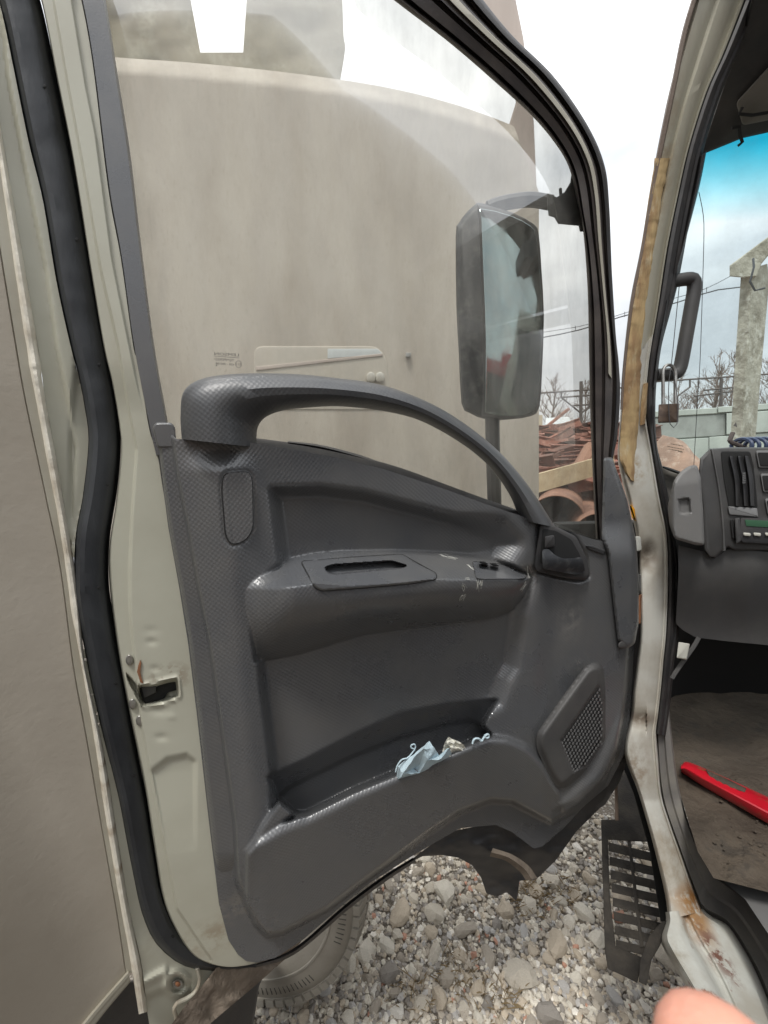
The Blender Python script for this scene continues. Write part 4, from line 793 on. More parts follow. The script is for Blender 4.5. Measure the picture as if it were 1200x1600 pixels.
# front edge piece of the step well
prism('step_bracket', [(1000, 1500), (1014, 1462), (1034, 1440), (1046, 1437), (1042, 1452), (1030, 1480), (1018, 1500), (1010, 1540), (998, 1534)], A, -.10, -.05, M['stepm'], tk)
Z = Flat(.45)
stp = prism('step', [(939, 1281), (965, 1280), (963, 1202), (972, 1182), (990, 1215), (1012, 1275), (1020, 1316), (950, 1312), (953, 1400), (962, 1478), (985, 1488), (1004, 1496), (996, 1536), (972, 1524), (950, 1514), (945, 1487)], Z, -.03, .0, M['stepm'], tk, bev=.003)
rows = [1316, 1338, 1359, 1380, 1402, 1424, 1446, 1468]
for i, y in enumerate(rows):
    xl = 951 + (y - 1316) * .075; xr = np.interp(y + 14, [1300, 1440, 1500], [1017, 1043, 1010]); w_ = 14
    for (a_, b_) in ((xl, xl + (xr - xl) * .48), (xl + (xr - xl) * .46, xr)):
        sl_ = .24
        prism('step_slat', [(a_, y + (a_ - xl) * sl_), (b_, y + (b_ - xl) * sl_), (b_, y + w_ + (b_ - xl) * sl_), (a_, y + w_ + (a_ - xl) * sl_)], Z, -.025, -.004 - .002 * (i % 2), M['stepm'], stp, bev=.002, bpx=1)
prism('step_rail', [(980, 1310), (985, 1310), (1006, 1480), (1000, 1480)], Z, -.03, -.002, M['stepm'], stp)
prism('step_rail', [(1012, 1290), (1018, 1290), (1046, 1430), (1040, 1440)], Z, -.03, -.001, M['stepm'], stp)
prism('step_post', [(960, 1205), (964, 1204), (967, 1282), (961, 1282)], Curved(lambda x, y: 1.2 + 0 * x), -.01, .01, M['brown'], tk)
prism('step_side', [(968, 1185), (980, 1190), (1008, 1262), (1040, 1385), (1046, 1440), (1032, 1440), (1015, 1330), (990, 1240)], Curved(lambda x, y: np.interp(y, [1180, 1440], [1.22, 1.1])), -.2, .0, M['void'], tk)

# ------------------------------------------------------------------ windscreen, header, grab rail
WS = Curved(lambda px, py: np.interp(py, [-100, 200, 740, 900], [1.02, 1.16, 1.45, 1.5]))
ws = prism('windscreen', [(1098, 234), (1084, 290), (1064, 380), (1050, 450), (1030, 545), (1020, 610), (1018, 700), (1045, 770), (1230, 770), (1700, 770), (1700, 80), (1200, 190)], WS, -.006, .0, M['shieldglass'], tk, bev=.0005, bpx=.5)
HD = Curved(lambda px, py: np.interp(py, [-150, 0, 240], [.72, .86, 1.13]))
hdn = prism('roof_header', [(1188, -60), (1162, 50), (1135, 120), (1108, 200), (1096, 242), (1110, 236), (1160, 216), (1205, 206), (1700, 90), (1700, -200), (1300, -200)], HD, -.04, .0, M['dark'], tk, bev=.006, bpx=4)
prism('sun_visor', rnd([(1150, 160), (1205, 100), (1300, 60), (1500, 30), (1500, 100), (1210, 186), (1160, 196)], 6), HD, -.01, .02, M['liner'], tk, bev=.006, bpx=4)
vc = HD.P([1143, 1155, 1156, 1160, 1153], [200, 198, 210, 222, 228], .028); G().tube(vc, .004, 6).mk('visor_clip', M['void'], tk)
vc = HD.P([1200, 1175, 1155, 1160], [176, 180, 178, 168], .03); G().tube(vc, .0035, 6).mk('visor_rod', M['void'], tk)
strip('pillar_trim', [(1094, 245), (1086, 290), (1068, 375), (1054, 430)], [(1104, 236), (1094, 287), (1077, 354), (1060, 416)], [(0, 0), (.3, .014), (.7, .014), (1, 0)], A, M['dark'], tk, n=40)
strip('pillar_trim', [(1040, 470), (1026, 545), (1018, 610)], [(1047, 468), (1033, 545), (1026, 598)], [(0, 0), (.4, .014), (1, 0)], A, M['dark'], tk, n=30)
RS = Curved(lambda px, py: np.interp(py, [400, 620], [1.0, 1.05]))
rp = [(1042, 441), (1060, 438), (1074, 436), (1083, 438), (1085, 450), (1081, 475), (1073, 520), (1066, 560), (1062, 576), (1056, 584), (1044, 585), (1024, 586)]
RP = RS.P([a for a, b in rp], [b for a, b in rp], .01)
G().tube(arc(RP, 50), .0155, 12).mk('grab_rail', M['dash'], tk)
# dashboard
DS = Curved(lambda px, py: .98 + .0 * px)
dsh = prism('dashboard', [(1094, 716), (1109, 701), (1140, 699), (1600, 699), (1600, 862), (1150, 860), (1137, 855), (1118, 872), (1108, 870), (1100, 858), (1098, 790), (1092, 735)], DS, -.30, .0, M['dash'], tk, bev=.01, bpx=5)
strip('dash_bead', [(1110, 702), (1120, 760), (1126, 820), (1128, 862)], [(1114, 702), (1125, 760), (1132, 820), (1134, 860)], [(0, -.002), (.5, .005), (1, -.002)], DS, M['dashl'], dsh, n=30)
lowd = [(1060, 852), (1100, 862), (1115, 874), (1137, 858), (1200, 862), (1500, 862), (1500, 1010), (1200, 1008), (1137, 1002), (1087, 996), (1066, 984), (1056, 974), (1060, 900)]
field('lower_dashboard', lowd, lambda X, Y: .0 - .06 * ss((Y - 880) / 130) + .01 * np.exp(-((X - 1170) / 25) ** 2), Curved(lambda px, py: 1.0 + 0 * px), M['dash'], tk, step=4, skirt=.2, blur=1)
sc2 = rnd([(1043, 792), (1052, 752), (1062, 738), (1076, 728), (1089, 726), (1095, 745), (1099, 800), (1101, 852), (1088, 852), (1054, 842), (1046, 820)], 5)
cupd = rnd([(1058, 779), (1078, 777), (1081, 803), (1062, 804)], 4)
field('dash_side_cover', sc2, lambda X, Y: .035 - .02 * ss((1056 - X) / 14) + .01 * ss((Y - 735 - (X - 1045) * -.2) / 30) - .010 * ss(sdf(X, Y, cupd) / 3) - .006 * ss(-(sdf(X, Y, sc2) - 4) / 4), DS, M['dashl'], tk, step=2, skirt=.05)
prism('air_vent', rnd([(1126, 705), (1172, 705), (1178, 730), (1184, 794), (1139, 794), (1131, 750)], 4), DS, -.01, .003, M['void'], dsh, bev=.002, bpx=2)
for x0, x1, x2 in ((1139, 1148, 1149), (1152, 1160, 1162), (1163, 1170, 1172)):
    strip('vent_slat', [(x0, 712), (x1 - 1, 750), (x2, 790)], [(x0 + 7, 713), (x1 + 8, 750), (x2 + 7, 791)], [(0, .002), (.15, .012), (.85, .006), (1, .002)], DS, M['dark'], dsh, n=20)
for i in range(6): prism('vent_tab', [(1160, 739 + i * 3), (1165, 738.5 + i * 3), (1165, 740 + i * 3), (1160, 740.5 + i * 3)], DS, .01, .018, M['silver'], dsh, bev=.001, bpx=.4)
prism('vent_plate', rnd([(1137, 791), (1183, 794), (1185, 808), (1140, 804)], 2), DS, 0, .006, M['silver'], dsh)
for (x, y, x2, y2) in ((1181, 704, 1260, 731), (1188, 740, 1260, 769), (1195, 779, 1260, 805)):
    s_ = prism('dash_switch', rnd([(x, y), (x2, y), (x2, y2), (x + 5, y2)], 3), DS, 0, .006, M['silver'], dsh, bev=.002, bpx=1.5)
    prism('switch_face', rnd([(x + 3, y + 3), (x2, y + 3), (x2, y2 - 3), (x + 7, y2 - 3)], 2), DS, .004, .0085, M['void'], dsh, bev=.001, bpx=1)
rd = prism('radio', rnd([(1157, 809), (1300, 812), (1300, 856), (1160, 848), (1155, 840)], 3), DS, -.01, .012, M['dark'], dsh, bev=.003, bpx=2)
prism('radio_display', [(1164, 812), (1300, 818), (1300, 830), (1166, 822)], DS, .011, .0135, M['lcd'], dsh, bev=.0005, bpx=.5)
for x in (1161, 1177, 1195, 1212): prism('radio_button', rnd([(x, 832), (x + 12, 833), (x + 12, 838), (x + 1, 837)], 2), DS, .011, .017, M['button'], dsh, bev=.002, bpx=1)
prism('radio_bracket', rnd([(1141, 812), (1146, 811), (1150, 846), (1144, 840)], 2), DS, 0, .006, M['void'], dsh); prism('radio_bracket', rnd([(1148, 810), (1156, 809), (1158, 846), (1150, 850)], 2), DS, 0, .012, M['dash'], dsh)
# pale pillar foot beside the dash
prism('pillar_foot', sm([(1024, 690), (1035, 728), (1060, 738), (1056, 752), (1046, 790), (1038, 770), (1028, 740)], 2), Curved(lambda x, y: 1.12 + 0 * x), -.03, .0, M['liner'], tk, bev=.01, bpx=5)
strip('screen_gasket', [(1036, 728), (1050, 732), (1066, 738)], [(1035, 731), (1049, 737), (1064, 742)], [(0, 0), (.5, .01), (1, 0)], Curved(lambda x, y: 1.1 + 0 * x), M['void'], tk, n=12)
# plug and cable
prism('connector_plug', rnd([(1060, 1003), (1078, 1006), (1073, 1031), (1057, 1028)], 2), Curved(lambda x, y: 1.0 + 0 * x), -.02, .0, M['button'], tk, bev=.003, bpx=2)
cb = Curved(lambda x, y: 1.02 + 0 * x).P([1092, 1084, 1070, 1056, 1050], [996, 1010, 1030, 1050, 1060]); G().tube(arc(cb, 16), .005, 6).mk('cable', M['dash'], tk)
# glass marking on the windscreen (too worn to read)
g = G()
for row, (x0, n_) in enumerate([(1049, 8), (1043, 11), (1045, 9), (1060, 3)]):
    for i in range(n_):
        x = x0 + i * 2.4; y = 693 + row * 4 + i * .45; g.add(WS.P([x, x + 1.6, x + 1.6, x], [y, y + .3, y + 1.5, y + 1.2], .001), [[0, 1, 2, 3]])
g.mk('windscreen_marking', M['ink'], tk, smooth=False)
for x, y in ((1160, 0),): pass
# hanging strings
def stringy(pts, S, r, label, h=.0):
    q = S.P([a for a, b in pts], [b for a, b in pts], h); o = G().tube(arc(q, 40), r, 5).mk('string', M['wire']); return tag(o, label, 'string')
stringy([(1092, 300), (1098, 330), (1100, 360), (1098, 440), (1094, 560), (1089, 640), (1084, 730)], Curved(lambda x, y: np.interp(y, [200, 740], [1.10, 1.38])), .0009, 'thin dark string hanging straight down inside the windscreen')

# ================================================================== LOOSE THINGS
pk = thing('padlock', tuple(RS.P([1044], [661], .02)[0]), 'old brown padlock hooked over the lower end of the grab rail', 'padlock')
PS = Curved(lambda px, py: 1.0 + 0 * px)
prism('body', rnd([(1029, 632), (1061, 630), (1060, 660), (1028, 661)], 2), PS, -.03, .0, M['padlock'], pk, bev=.003, bpx=2)
sh = [(1036, 632), (1036, 600), (1036, 580), (1039, 573), (1045, 570), (1051, 573), (1055, 582), (1055, 605), (1055, 632)]
G().tube(arc(PS.P([a for a, b in sh], [b for a, b in sh], -.01 + 0 * np.zeros(9)), 40), .0038, 8).mk('shackle', M['steel'], pk)
stringy([(1062, 440), (1056, 500), (1050, 560), (1045, 600), (1045, 640), (1047, 662), (1054, 668), (1059, 655), (1058, 620), (1052, 580)], PS, .0009, 'thin grey cord looped from the grab rail down around the padlock', h=.006)
# hex key and coiled cable on the dash
DT = Curved(lambda x, y: 1.08 + 0 * x)
G().tube(arc(DT.P([1145, 1141, 1141, 1150, 1160, 1172], [676, 686, 690, 694, 698, 704]), 16), .0055, 8).mk('bent_lever', M['iron'])
tag(bpy.data.objects['bent_lever'], 'short bent dark rod sticking up from the dashboard top', 'rod')
g = G(); cc_ = DT.P([1178], [697])[0]
for i in range(4):
    g.tube([cc_ + np.array([-.035 + i * .018 + .02 * math.sin(t * .5) * .2, .03 * math.cos(t), .020 * math.sin(t)]) for t in np.linspace(0, 6.28, 20)], .0048, 6, cap=False)
tag(g.mk('cable_coil', mat('blue_black_cable', (.05, .07, .13), .35)), 'small coil of dark cable lying on the dashboard top', 'cable')
# red bar on the floor
RB = Flat(FZ + .045)
rb = thing('red_bar', tuple(Flat(FZ).P([1130], [1250])[0]), 'glossy red metal bar with mud on it lying across the cab floor', 'bar')
rbO = [(1066, 1193), (1080, 1190), (1200, 1244), (1300, 1290)]; rbI = [(1066, 1208), (1080, 1214), (1200, 1288), (1300, 1345)]
strip('bar', [(1064, 1195), (1074, 1190), (1100, 1200), (1150, 1222), (1200, 1245), (1300, 1290)], [(1064, 1206), (1072, 1211), (1098, 1228), (1148, 1257), (1200, 1287), (1300, 1345)], [(0, -.03), (.06, -.006), (.3, .0), (.55, .0), (.62, -.003), (.8, -.016), (1, -.035)], RB, M['red'], rb, n=60, back=.01)
strip('mud_smear', [(1103, 1202), (1120, 1210), (1140, 1219), (1166, 1232)], [(1108, 1212), (1124, 1222), (1144, 1231), (1164, 1238)], [(0, .0), (.5, .003), (1, .0)], RB, M['floor'], rb, n=40, extra=lambda X, Y: .0015 * np.sin(X / 3) * np.sin(Y / 2))
# cloth and tissue in the pocket
def crumple(name, outline, S, m, h0, amp, seed, label, cat):
    def hf(X, Y):
        r = np.zeros(X.shape); it = np.nditer(X, flags=['multi_index'])
        for _ in it:
            i = it.multi_index; v = mnoise.noise(Vector((X[i] / 11 + seed, Y[i] / 11, seed * 3.))); r[i] = abs(v) * 1.6 + .3 * abs(mnoise.noise(Vector((X[i] / 5, Y[i] / 5, seed))))
        return h0 - amp * r
    o = field(name, outline, hf, S, m, None, step=1.2, skirt=.012, angle=22); return tag(o, label, cat)
fv = [(618, 1222, .070), (622, 1197, .076), (640, 1183, .086), (648, 1200, .070), (655, 1172, .090), (671, 1158, .082), (668, 1188, .098), (686, 1180, .078), (702, 1167, .088), (707, 1182, .070), (690, 1186, .094), (655, 1208, .080), (630, 1210, .092), (647, 1184, .096), (662, 1170, .099), (679, 1170, .092)]
ft_ = [(0, 1, 12), (1, 2, 12), (2, 13, 12), (13, 3, 12), (2, 4, 13), (4, 14, 13), (13, 14, 3), (14, 6, 3), (4, 5, 14), (5, 15, 14), (15, 6, 14), (5, 7, 15), (15, 7, 6), (7, 10, 6), (7, 8, 10), (8, 9, 10), (12, 3, 11), (3, 6, 11), (6, 10, 11), (10, 9, 11), (0, 12, 11)]
bm = bmesh.new(); vv_ = [bm.verts.new(Vector(D.P([a], [b], c)[0])) for a, b, c in fv]
for t_ in ft_: bm.faces.new([vv_[k] for k in t_])
bmesh.ops.subdivide_edges(bm, edges=bm.edges[:], cuts=3, use_grid_fill=True)
for v_ in bm.verts: v_.co += Vector((0, -1, 0)) * (.0045 * mnoise.noise(v_.co * 90) + .002 * mnoise.noise(v_.co * 230))
me = bpy.data.meshes.new('face_mask'); bm.to_mesh(me); bm.free()
V_ = np.array([x.co[:] for x in me.vertices]); F_ = [list(p.vertices) for p in me.polygons]
fm = mk('face_mask', V_, F_, M['cloth'], None, angle=30); tag(fm, 'crumpled pale blue cloth mask stuffed in the door pocket', 'mask')
crumple('tissue', [(691, 1174), (695, 1160), (701, 1151), (707, 1155), (716, 1158), (725, 1164), (728, 1170), (700, 1184)], D, M['paper'], .080, .012, 7.1, 'small crumpled cream tissue beside the blue mask in the pocket', 'tissue')
q = D.P([618, 621, 628, 637, 645, 649, 648, 643, 642, 646], [1206, 1196, 1187, 1184, 1175, 1168, 1163, 1164, 1168, 1170], .085); G().tube(arc(q, 30), .0013, 6).mk('ear_loop', M['cloth'])
tag(bpy.data.objects['ear_loop'], 'thin curled blue ear loop sticking out of the left of the pocket', 'cord')
q = D.P([738, 741, 748, 752, 757, 762, 764, 760, 757, 759], [1162, 1155, 1154, 1158, 1151, 1147, 1151, 1153, 1150, 1149], .082); G().tube(arc(q, 30), .0020, 6).mk('cloth_scrap', M['cloth'])
tag(bpy.data.objects['cloth_scrap'], 'small curled blue cloth scrap on the pocket rim at its right end', 'cloth')

# ================================================================== FAR THINGS
def at(px, py, Y): return Vert(Y, 0).P([px], [py])[0]
# scrap heap
hp = thing('scrap_heap', tuple(at(875, 700, 10.)[:2]) + (0,), 'heap of rusty steel sections and plates beyond the mirror', 'scrap heap')
g = G()
hx, hy = at(880, 700, 11.5)[:2]
vs = []; n_ = 30
for i in range(n_):
    for j in range(n_):
        x = (i / (n_ - 1) - .5) * 9; y = (j / (n_ - 1) - .5) * 6
        z = 2.3 * max(0, 1 - (abs(x / 4.5) ** 2.2)) * max(0, 1 - (y / 3) ** 2) + rs.uniform(-.12, .12); vs.append((hx + x + .5, hy + y + .6, max(z, -.05)))
g.add(vs, [[i * n_ + j, i * n_ + j + 1, (i + 1) * n_ + j + 1, (i + 1) * n_ + j] for i in range(n_ - 1) for j in range(n_ - 1)])
o = g.mk('rubble', M['rusty2'], hp, smooth=False); o['kind'] = 'stuff'
for i in range(170):
    px = random.uniform(820, 1010); py = random.uniform(664, 745); Y = 12.0 - (py - 655) * .036 + random.uniform(-.2, .2)
    c = at(px, py, Y); L_ = random.uniform(.5, 1.9); g = G(); a = random.gauss(.1, .35); e = random.gauss(-.05, .18); t_ = random.choice([.07, .1, .14]); k = i % 4
    Mr = np.array(Matrix.Rotation(a, 3, 'Z') @ Matrix.Rotation(e, 3, 'Y') @ Matrix.Rotation(random.uniform(-.5, .5), 3, 'X'))
    def pc(cc, dd):
        x, y, z = np.array(dd) / 2; v = np.array([[i_ * x, j_ * y, k_ * z] for i_ in (-1, 1) for j_ in (-1, 1) for k_ in (-1, 1)]) + np.array(cc)
        g.add(v @ Mr.T + c, [[0, 1, 3, 2], [4, 6, 7, 5], [0, 4, 5, 1], [2, 3, 7, 6], [0, 2, 6, 4], [1, 5, 7, 3]])
    if k == 0: pc((0, 0, 0), (L_, t_ * 2, .02)); pc((0, 0, -t_ * 1.2), (L_, .02, t_ * 2.4))
    elif k == 1: pc((0, 0, t_), (L_, t_, .02)); pc((0, 0, -t_), (L_, t_, .02)); pc((0, 0, 0), (L_, .02, t_ * 2))
    elif k == 2: pc((0, 0, 0), (L_ * .5, random.uniform(.2, .5), .03))
    else: pc((0, 0, 0), (L_, t_, t_))
    g.mk('steel_section', M['rusty'] if random.random() < .75 else M['rusty2'], hp, smooth=False)
# pipes
def pipe(a, b, r, label, name='steel_pipe', m=None):
    a = np.array(a); b = np.array(b); d = (b - a) / np.linalg.norm(b - a); u = np.cross(d, [0, 0, 1]); u /= np.linalg.norm(u); v = np.cross(u, d); n = 40; vs = []
    for c, rr in ((a, r), (a - d * .01, r * .985), (a, r * .96), (b, r * .96), (b, r)):
        for i in range(n):
            t = 2 * math.pi * i / n; vs.append(c + rr * (math.cos(t) * u + math.sin(t) * v))
    f = [[k * n + i, k * n + (i + 1) % n, ((k + 1) % 5) * n + (i + 1) % n, ((k + 1) % 5) * n + i] for k in range(5) for i in range(n)]
    return tag(mk(name, vs, f, m or M['pipe']), label, 'pipe')
a = at(868, 816, 7.4); a2 = a + np.array([1.9, 4.0, .05]); pipe(a, a2, .50, 'rusty orange steel pipe with its open end facing the door window')
a = at(934, 835, 6.8); pipe(a, a + np.array([1.4, 3.6, 0]), .36, 'rusty pipe lying right beside the open-ended pipe')
g = G(); p1, p2 = at(836, 756, 6.6), at(935, 728, 7.1); 
d = p2 - p1; L_ = np.linalg.norm(d); g.box((p1 + p2) / 2, (L_ * 1.5, .06, .30), rz=math.atan2(d[1], d[0]), ry=-math.asin(d[2] / L_)); tag(g.mk('board', M['board'], smooth=False), 'peeling cream board lying over the rusty pipes', 'board')
g = G(); p1, p2 = at(905, 735, 7.2), at(925, 700, 7.6); d = p2 - p1; L_ = np.linalg.norm(d); g.tube([p1, p2], .14, 10); tag(g.mk('short_pipe', M['pipe']), 'short orange pipe stub leaning against the cream board', 'pipe')
mc = at(1078, 700, 6.6); vs = []; n_ = 44
for i in range(n_):
    for j in range(n_):
        x = (i / (n_ - 1) - .5) * 7; y = (j / (n_ - 1) - .5) * 5; z = 2.15 * math.exp(-((x + .35) / .72) ** 2 - (y / 1.3) ** 2) - .1 + .10 * mnoise.noise(Vector((x * 2, y * 2, 3))) + .05 * mnoise.noise(Vector((x * 7, y * 7, 1)))
        vs.append((mc[0] + x, mc[1] + y, max(z, -.05)))
o = mk('earth_mound', vs, [[i * n_ + j, i * n_ + j + 1, (i + 1) * n_ + j + 1, (i + 1) * n_ + j] for i in range(n_ - 1) for j in range(n_ - 1)], mat('reddish_earth', (.34, .21, .15), .9, col2=(.20, .13, .10), ns=3, nf=.7, bump=.6, bs=20, bdist=.02, col3=(.45, .34, .27), n3=8, t3=(.55, .7)))
o['kind'] = 'structure'
# cream post and shed roof
g = G(); c = at(842, 655, 13); g.box((c[0] - .2, 13, 1.5), (.45, .45, 3.0)); tag(g.mk('gate_post', M['cream'], smooth=False), 'short cream post just right of the tall beige vehicle', 'post')
sd = thing('shed', tuple(at(873, 660, 17)[:2]) + (0,), 'low shed with a pale sloping roof behind the scrap heap', 'shed')
g = G(); c = at(874, 664, 17); g.box((c[0], 17.8, c[2] / 2 - .1), (1.6, 1.2, c[2] - .1)); g.mk('wall', M['blockd'], sd, smooth=False)
q = [at(852, 663, 16.6), at(896, 663, 16.6), at(888, 651, 18.6), at(853, 653, 18.6)]; g = G(); g.add(q + [x - np.array([0, 0, .06]) for x in q], [[0, 1, 2, 3], [7, 6, 5, 4], [0, 4, 5, 1], [1, 5, 6, 2], [2, 6, 7, 3], [3, 7, 4, 0]]); g.mk('roof', M['roofsheet'], sd, smooth=False)
# concrete column with cantilever head
cl = thing('concrete_column', tuple(at(1165, 700, 9.)[:2]) + (0,), 'weathered concrete column with a cantilevered head, seen through the windscreen', 'column')
V9 = Vert(9, .1)
shp = [(1158, 425), (1199, 412), (1202, 440), (1191, 560), (1180, 690), (1176, 900), (1128, 900), (1141, 690), (1149, 560)]
field('shaft', shp, lambda X, Y: .0 - .30 * np.abs(X - np.interp(Y, [425, 690, 900], [1176, 1158, 1150])) / 22 + .02 * nse(X, Y, 9), V9, M['conc'], cl, step=3, skirt=.3, angle=30)
prism('head', [(1140, 415), (1200, 370), (1300, 300), (1300, 350), (1200, 400), (1190, 412), (1182, 432), (1162, 434), (1140, 432)], V9, -.7, .06, M['conc'], cl, bev=.03, bpx=2, smooth=False)
prism('bracket_plate', [(1146, 665), (1150, 659), (1152, 668)], V9, 0, .02, M['iron'], cl, bpx=.5)
g = G(); g.tube([at(1177, 404, 8.9), at(1178, 418, 8.8), at(1172, 440, 8.8), at(1180, 454, 8.8), at(1195, 450, 8.8)], .02, 5); g.mk('cable_loop', M['wire'], cl)
# block wall
bw = thing('block_wall', tuple(at(1120, 700, 15)[:2]) + (0,), 'pale concrete block wall behind the column, under the bare trees', 'wall')
V15 = Vert(15, .12)
tops = [(990, 668), (1062, 642), (1110, 636), (1160, 632), (1260, 620)]
def blk(x0, x1, y0, y1, m, h=0): prism('concrete_block', [(x0, y0), (x1, y0 - (x1 - x0) * .06), (x1, y1 - (x1 - x0) * .06), (x0, y1)], V15, -.5, h, m, bw, bev=.03, bpx=1, smooth=False)
for r_, (y0, hh) in enumerate([(640, 10), (651, 34), (686, 38), (725, 30)]):
    x = 1012 - r_ * 7
    while x < 1290:
        w_ = random.choice([60, 84, 110, 130]); blk(x, x + w_ - .8, y0 - (x - 1062) * .07, y0 + hh - 1 - (x - 1062) * .07, M['blockd'] if (r_ == 1 and x < 1070) else M['block'], random.uniform(-.05, .1)); x += w_
prism('wall_core', [(1000, 648), (1300, 622), (1300, 760), (1000, 760)], V15, -.5, -.12, M['block'], bw, smooth=False)
bw2 = G(); bw2.box((at(940, 690, 17)[0], 19, .9), (16, .3, 1.8)); tag(bw2.mk('yard_fence', M['blockd'], smooth=False), 'low grey fence behind the scrap heap', 'fence')
# lattice gantries and poles
def gantry(name, xs, Y, label, grp):
    t = thing(name, tuple(at(xs, 700, Y)[:2]) + (0,), label, 'mast', grp)
    return t
GY = 24.
gn = thing('rail_mast', tuple(at(908, 700, GY)[:2]) + (0,), 'thin dark steel mast with braced crossarms left of the door frame', 'mast')
G().tube([at(908, 720, GY) * [1, 1, 0], at(908, 596, GY)], .09, 6).mk('post', M['iron'], gn)
def bar(n1, n2, Y, par, name='crossarm', r=.05): G().tube([at(*n1, Y), at(*n2, Y)], r, 5).mk(name, M['iron'], par)
bar((800, 617), (1000, 604), GY, gn); bar((877, 613), (877, 621), GY, gn, 'hanger'); bar((877, 621), (908, 646), GY, gn, 'brace'); bar((908, 646), (930, 626), GY, gn, 'brace'); bar((877, 621), (945, 616), GY, gn); bar((893, 634), (940, 631), GY, gn)
gn2 = thing('rail_mast', tuple(at(1127, 700, GY)[:2]) + (0,), 'dark steel crossbar frame with hangers seen through the windscreen', 'mast')
G().tube([at(1127, 720, GY) * [1, 1, 0], at(1127, 590, GY)], .08, 6).mk('post', M['iron'], gn2)
bar((1000, 598), (1300, 578), GY, gn2); bar((1078, 594), (1078, 605), GY, gn2, 'hanger'); bar((1078, 605), (1060, 618), GY, gn2, 'brace'); bar((1100, 610), (1160, 604), GY, gn2); bar((1085, 619), (1150, 611), GY, gn2)
# wires
def wire(pts, Y, r, label):
    q = np.array([at(a, b, Y) for a, b in pts]); tag(G().tube(arc(q, 30), r, 5).mk('overhead_wire', M['wire']), label, 'wire', 'overhead wires')
wire([(600, 570), (850, 527), (918, 512), (980, 492), (1047, 476), (1105, 457), (1145, 450), (1240, 443), (1500, 432)], 16, .022, 'thick lower overhead wire crossing the sky behind both window and windscreen')
wire([(600, 555), (850, 519), (918, 507), (980, 488), (1047, 468), (1105, 450), (1170, 415), (1178, 408)], 16.3, .011, 'thin upper overhead wire that rises to the concrete column head')
for x, y in ((899, 513), (976, 491), (1104, 453)):
    tag(G().tube([at(x, y - 4, 16.1), at(x, y + 4, 16.1)], .012, 4).mk('wire_clamp', M['wire']), {899: 'small clamp between the overhead wires seen through the door glass', 976: 'small clamp between the overhead wires in the gap beside the pillar', 1104: 'small clamp between the overhead wires seen through the windscreen'}[x], 'clamp')
# bare trees
def tree(px, ytop, Y, seed, label, w=.5):
    rr = random.Random(seed); b = at(px, 700, Y); top = at(px, ytop, Y)[2]; t = thing('bare_tree', (b[0], b[1], 0), label, 'tree', 'bare trees behind the yard')
    tr = G(); cr_ = G()
    tp_ = [np.array([b[0], b[1], 0.])]
    nseg = 8
    for i in range(nseg): tp_.append(tp_[-1] + np.array([rr.gauss(0, .08), rr.gauss(0, .08), top * .95 / nseg]))
    tr.tube(tp_, np.linspace(.12, .02, nseg + 1), 6)
    def br(p, d, L, r, lv):
        q = [p]; dd = d.copy()
        for i in range(4): dd = dd + np.array([rr.gauss(0, .13), rr.gauss(0, .13), rr.gauss(.07, .1)]); dd /= np.linalg.norm(dd); q.append(q[-1] + dd * L / 4)
        cr_.tube(q, np.linspace(r, r * .4, 5), 3, cap=False)
        if lv:
            for k in range(5 if lv > 1 else 4):
                i = rr.randrange(1, 5); nd = dd * .7 + np.array([rr.gauss(0, .5), rr.gauss(0, .5), rr.gauss(.25, .3)]); nd /= np.linalg.norm(nd); br(q[i], nd, L * rr.uniform(.45, .7), r * .6, lv - 1)
    for i in range(20):
        k = rr.uniform(1.5, nseg); i0 = int(min(k, nseg - 1)); p = tp_[i0] + (tp_[i0 + 1] - tp_[i0]) * (k - i0); a = rr.uniform(0, 6.28)
        d = np.array([math.cos(a) * .7, math.sin(a) * .7, rr.uniform(.5, 1.1)]); d /= np.linalg.norm(d); br(p, d, top * .26 * (1.25 - k / nseg), .035, 2)
    tr.mk('trunk', M['bark'], t); c = cr_.mk('crown', M['bark'], t, smooth=False)
for a_ in [(862, 582, 26, 3, 'bare twiggy tree just right of the mirror housing'), (905, 600, 34, 5, 'bare tree behind the braced steel mast'), (1112, 548, 27, 9, 'tallest bare tree left of the concrete column'), (1140, 545, 30, 11, 'bare tree directly against the left side of the column'),
           (1086, 590, 34, 13, 'low bare tree behind the padlock'), (1205, 525, 26, 17, 'bare tree right of the concrete column'), (950, 590, 36, 21, 'bare tree behind the window frame'), (1052, 585, 40, 23, 'faint bare tree left of the padlock')]: tree(*a_)
g = G()
for i in range(40): pass
hl_ = []
xs = np.linspace(-150, 150, 60)
for i, x in enumerate(xs): hl_ += [(x, 70, 0), (x, 72, 2.2 + .5 * math.sin(i * .7) + rs.uniform(0, .5))]
o = mk('far_scrubland', hl_, [[2 * i, 2 * i + 1, 2 * i + 3, 2 * i + 2] for i in range(59)], M['hill']); o['kind'] = 'structure'

# what stands behind the camera and shows in the mirror
rl = thing('red_lorry', (.0, -7.5, 0), 'red vehicle shown small as a reflection in the side mirror', 'lorry')
g = G(); g.box((.2, -8, 2.9), (3.4, 2, .7)); g.box((.75, -8, 3.5), (.9, 1.8, .7)); g.mk('body', M['redcar'], rl, smooth=False)
g = G(); g.box((.2, -8, 1.5), (3.6, 2.1, 2.1)); g.mk('chassis', M['dark'], rl, smooth=False)
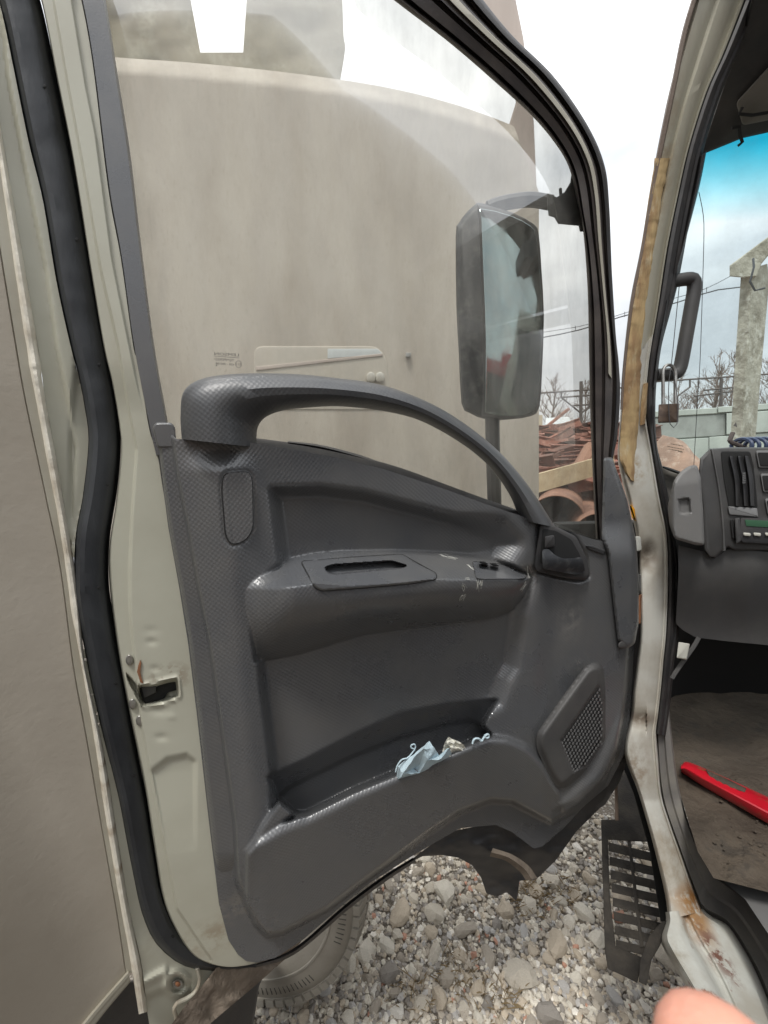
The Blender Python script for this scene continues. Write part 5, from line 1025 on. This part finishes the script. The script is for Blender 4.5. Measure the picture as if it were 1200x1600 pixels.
# ================================================================== FINGER
def person():
    c0 = EYE; f3 = lambda px, py, d: EYE + rays(np.array([px * 1.]), np.array([py * 1.]))[0] * d
    chains = []
    tip = f3(1122, 1592, .068); j1 = f3(1150, 1960, .066); j2 = f3(1200, 2350, .075); kn = f3(1300, 2700, .10)
    verts = []; edges = []; rad = []
    def add(p, r, link=None):
        verts.append(tuple(p)); rad.append(r); i = len(verts) - 1
        if link is not None: edges.append((link, i))
        return i
    w0 = add(kn + np.array([.10, -.05, -.16]), .028); pm = add(kn + np.array([.05, -.03, -.07]), .030, w0)
    k0 = add(kn, .012, pm); a = add(j2, .0105, k0); b = add(j1, .0105, a); c = add((j1 * .3 + tip * .7), .0112, b); add(tip, .0100, c)
    for s in range(3):
        kk = kn + np.array([.012 * (s + 1) * 1.6, -.018 * (s + 1), -.012 * (s + 1)]); k1 = add(kk, .011, pm); a = add(kk + np.array([.0, .028, .014]), .0095, k1); b = add(kk + np.array([-.004, .035, -.012]), .009, a); add(kk + np.array([-.003, .018, -.028]), .008, b)
    th = add(kn + np.array([-.02, -.06, -.07]), .014, pm); t2 = add(kn + np.array([-.045, -.055, -.05]), .011, th); add(kn + np.array([-.06, -.04, -.035]), .010, t2)
    me = bpy.data.meshes.new('person'); me.from_pydata(verts, edges, []); o = bpy.data.objects.new('person', me); COL.objects.link(o)
    mo = o.modifiers.new('s', 'SKIN'); sv = me.skin_vertices[0] if me.skin_vertices else None
    if sv is None:
        bm = bmesh.new(); bm.from_mesh(me); bm.verts.layers.skin.verify(); bm.to_mesh(me); bm.free()
    for i, r in enumerate(rad): me.skin_vertices[0].data[i].radius = (r, r)
    me.skin_vertices[0].data[0].use_root = True
    ss_ = o.modifiers.new('b', 'SUBSURF'); ss_.levels = 2; ss_.render_levels = 2
    dg = bpy.context.evaluated_depsgraph_get(); dg.update(); m2 = bpy.data.meshes.new_from_object(o.evaluated_get(dg)); m2.name = 'person'
    bpy.data.objects.remove(o); m2.polygons.foreach_set('use_smooth', [True] * len(m2.polygons)); m2.materials.clear(); m2.materials.append(M['skin'])
    v = np.array([x.co[:] for x in m2.vertices]); c = v.mean(0)
    m2.transform(Matrix.Translation(Vector(-c))); o = bpy.data.objects.new('person', m2); COL.objects.link(o); o.location = c
    tag(o, 'blurred bare fingertip poking in at the bottom right corner', 'person')
person()
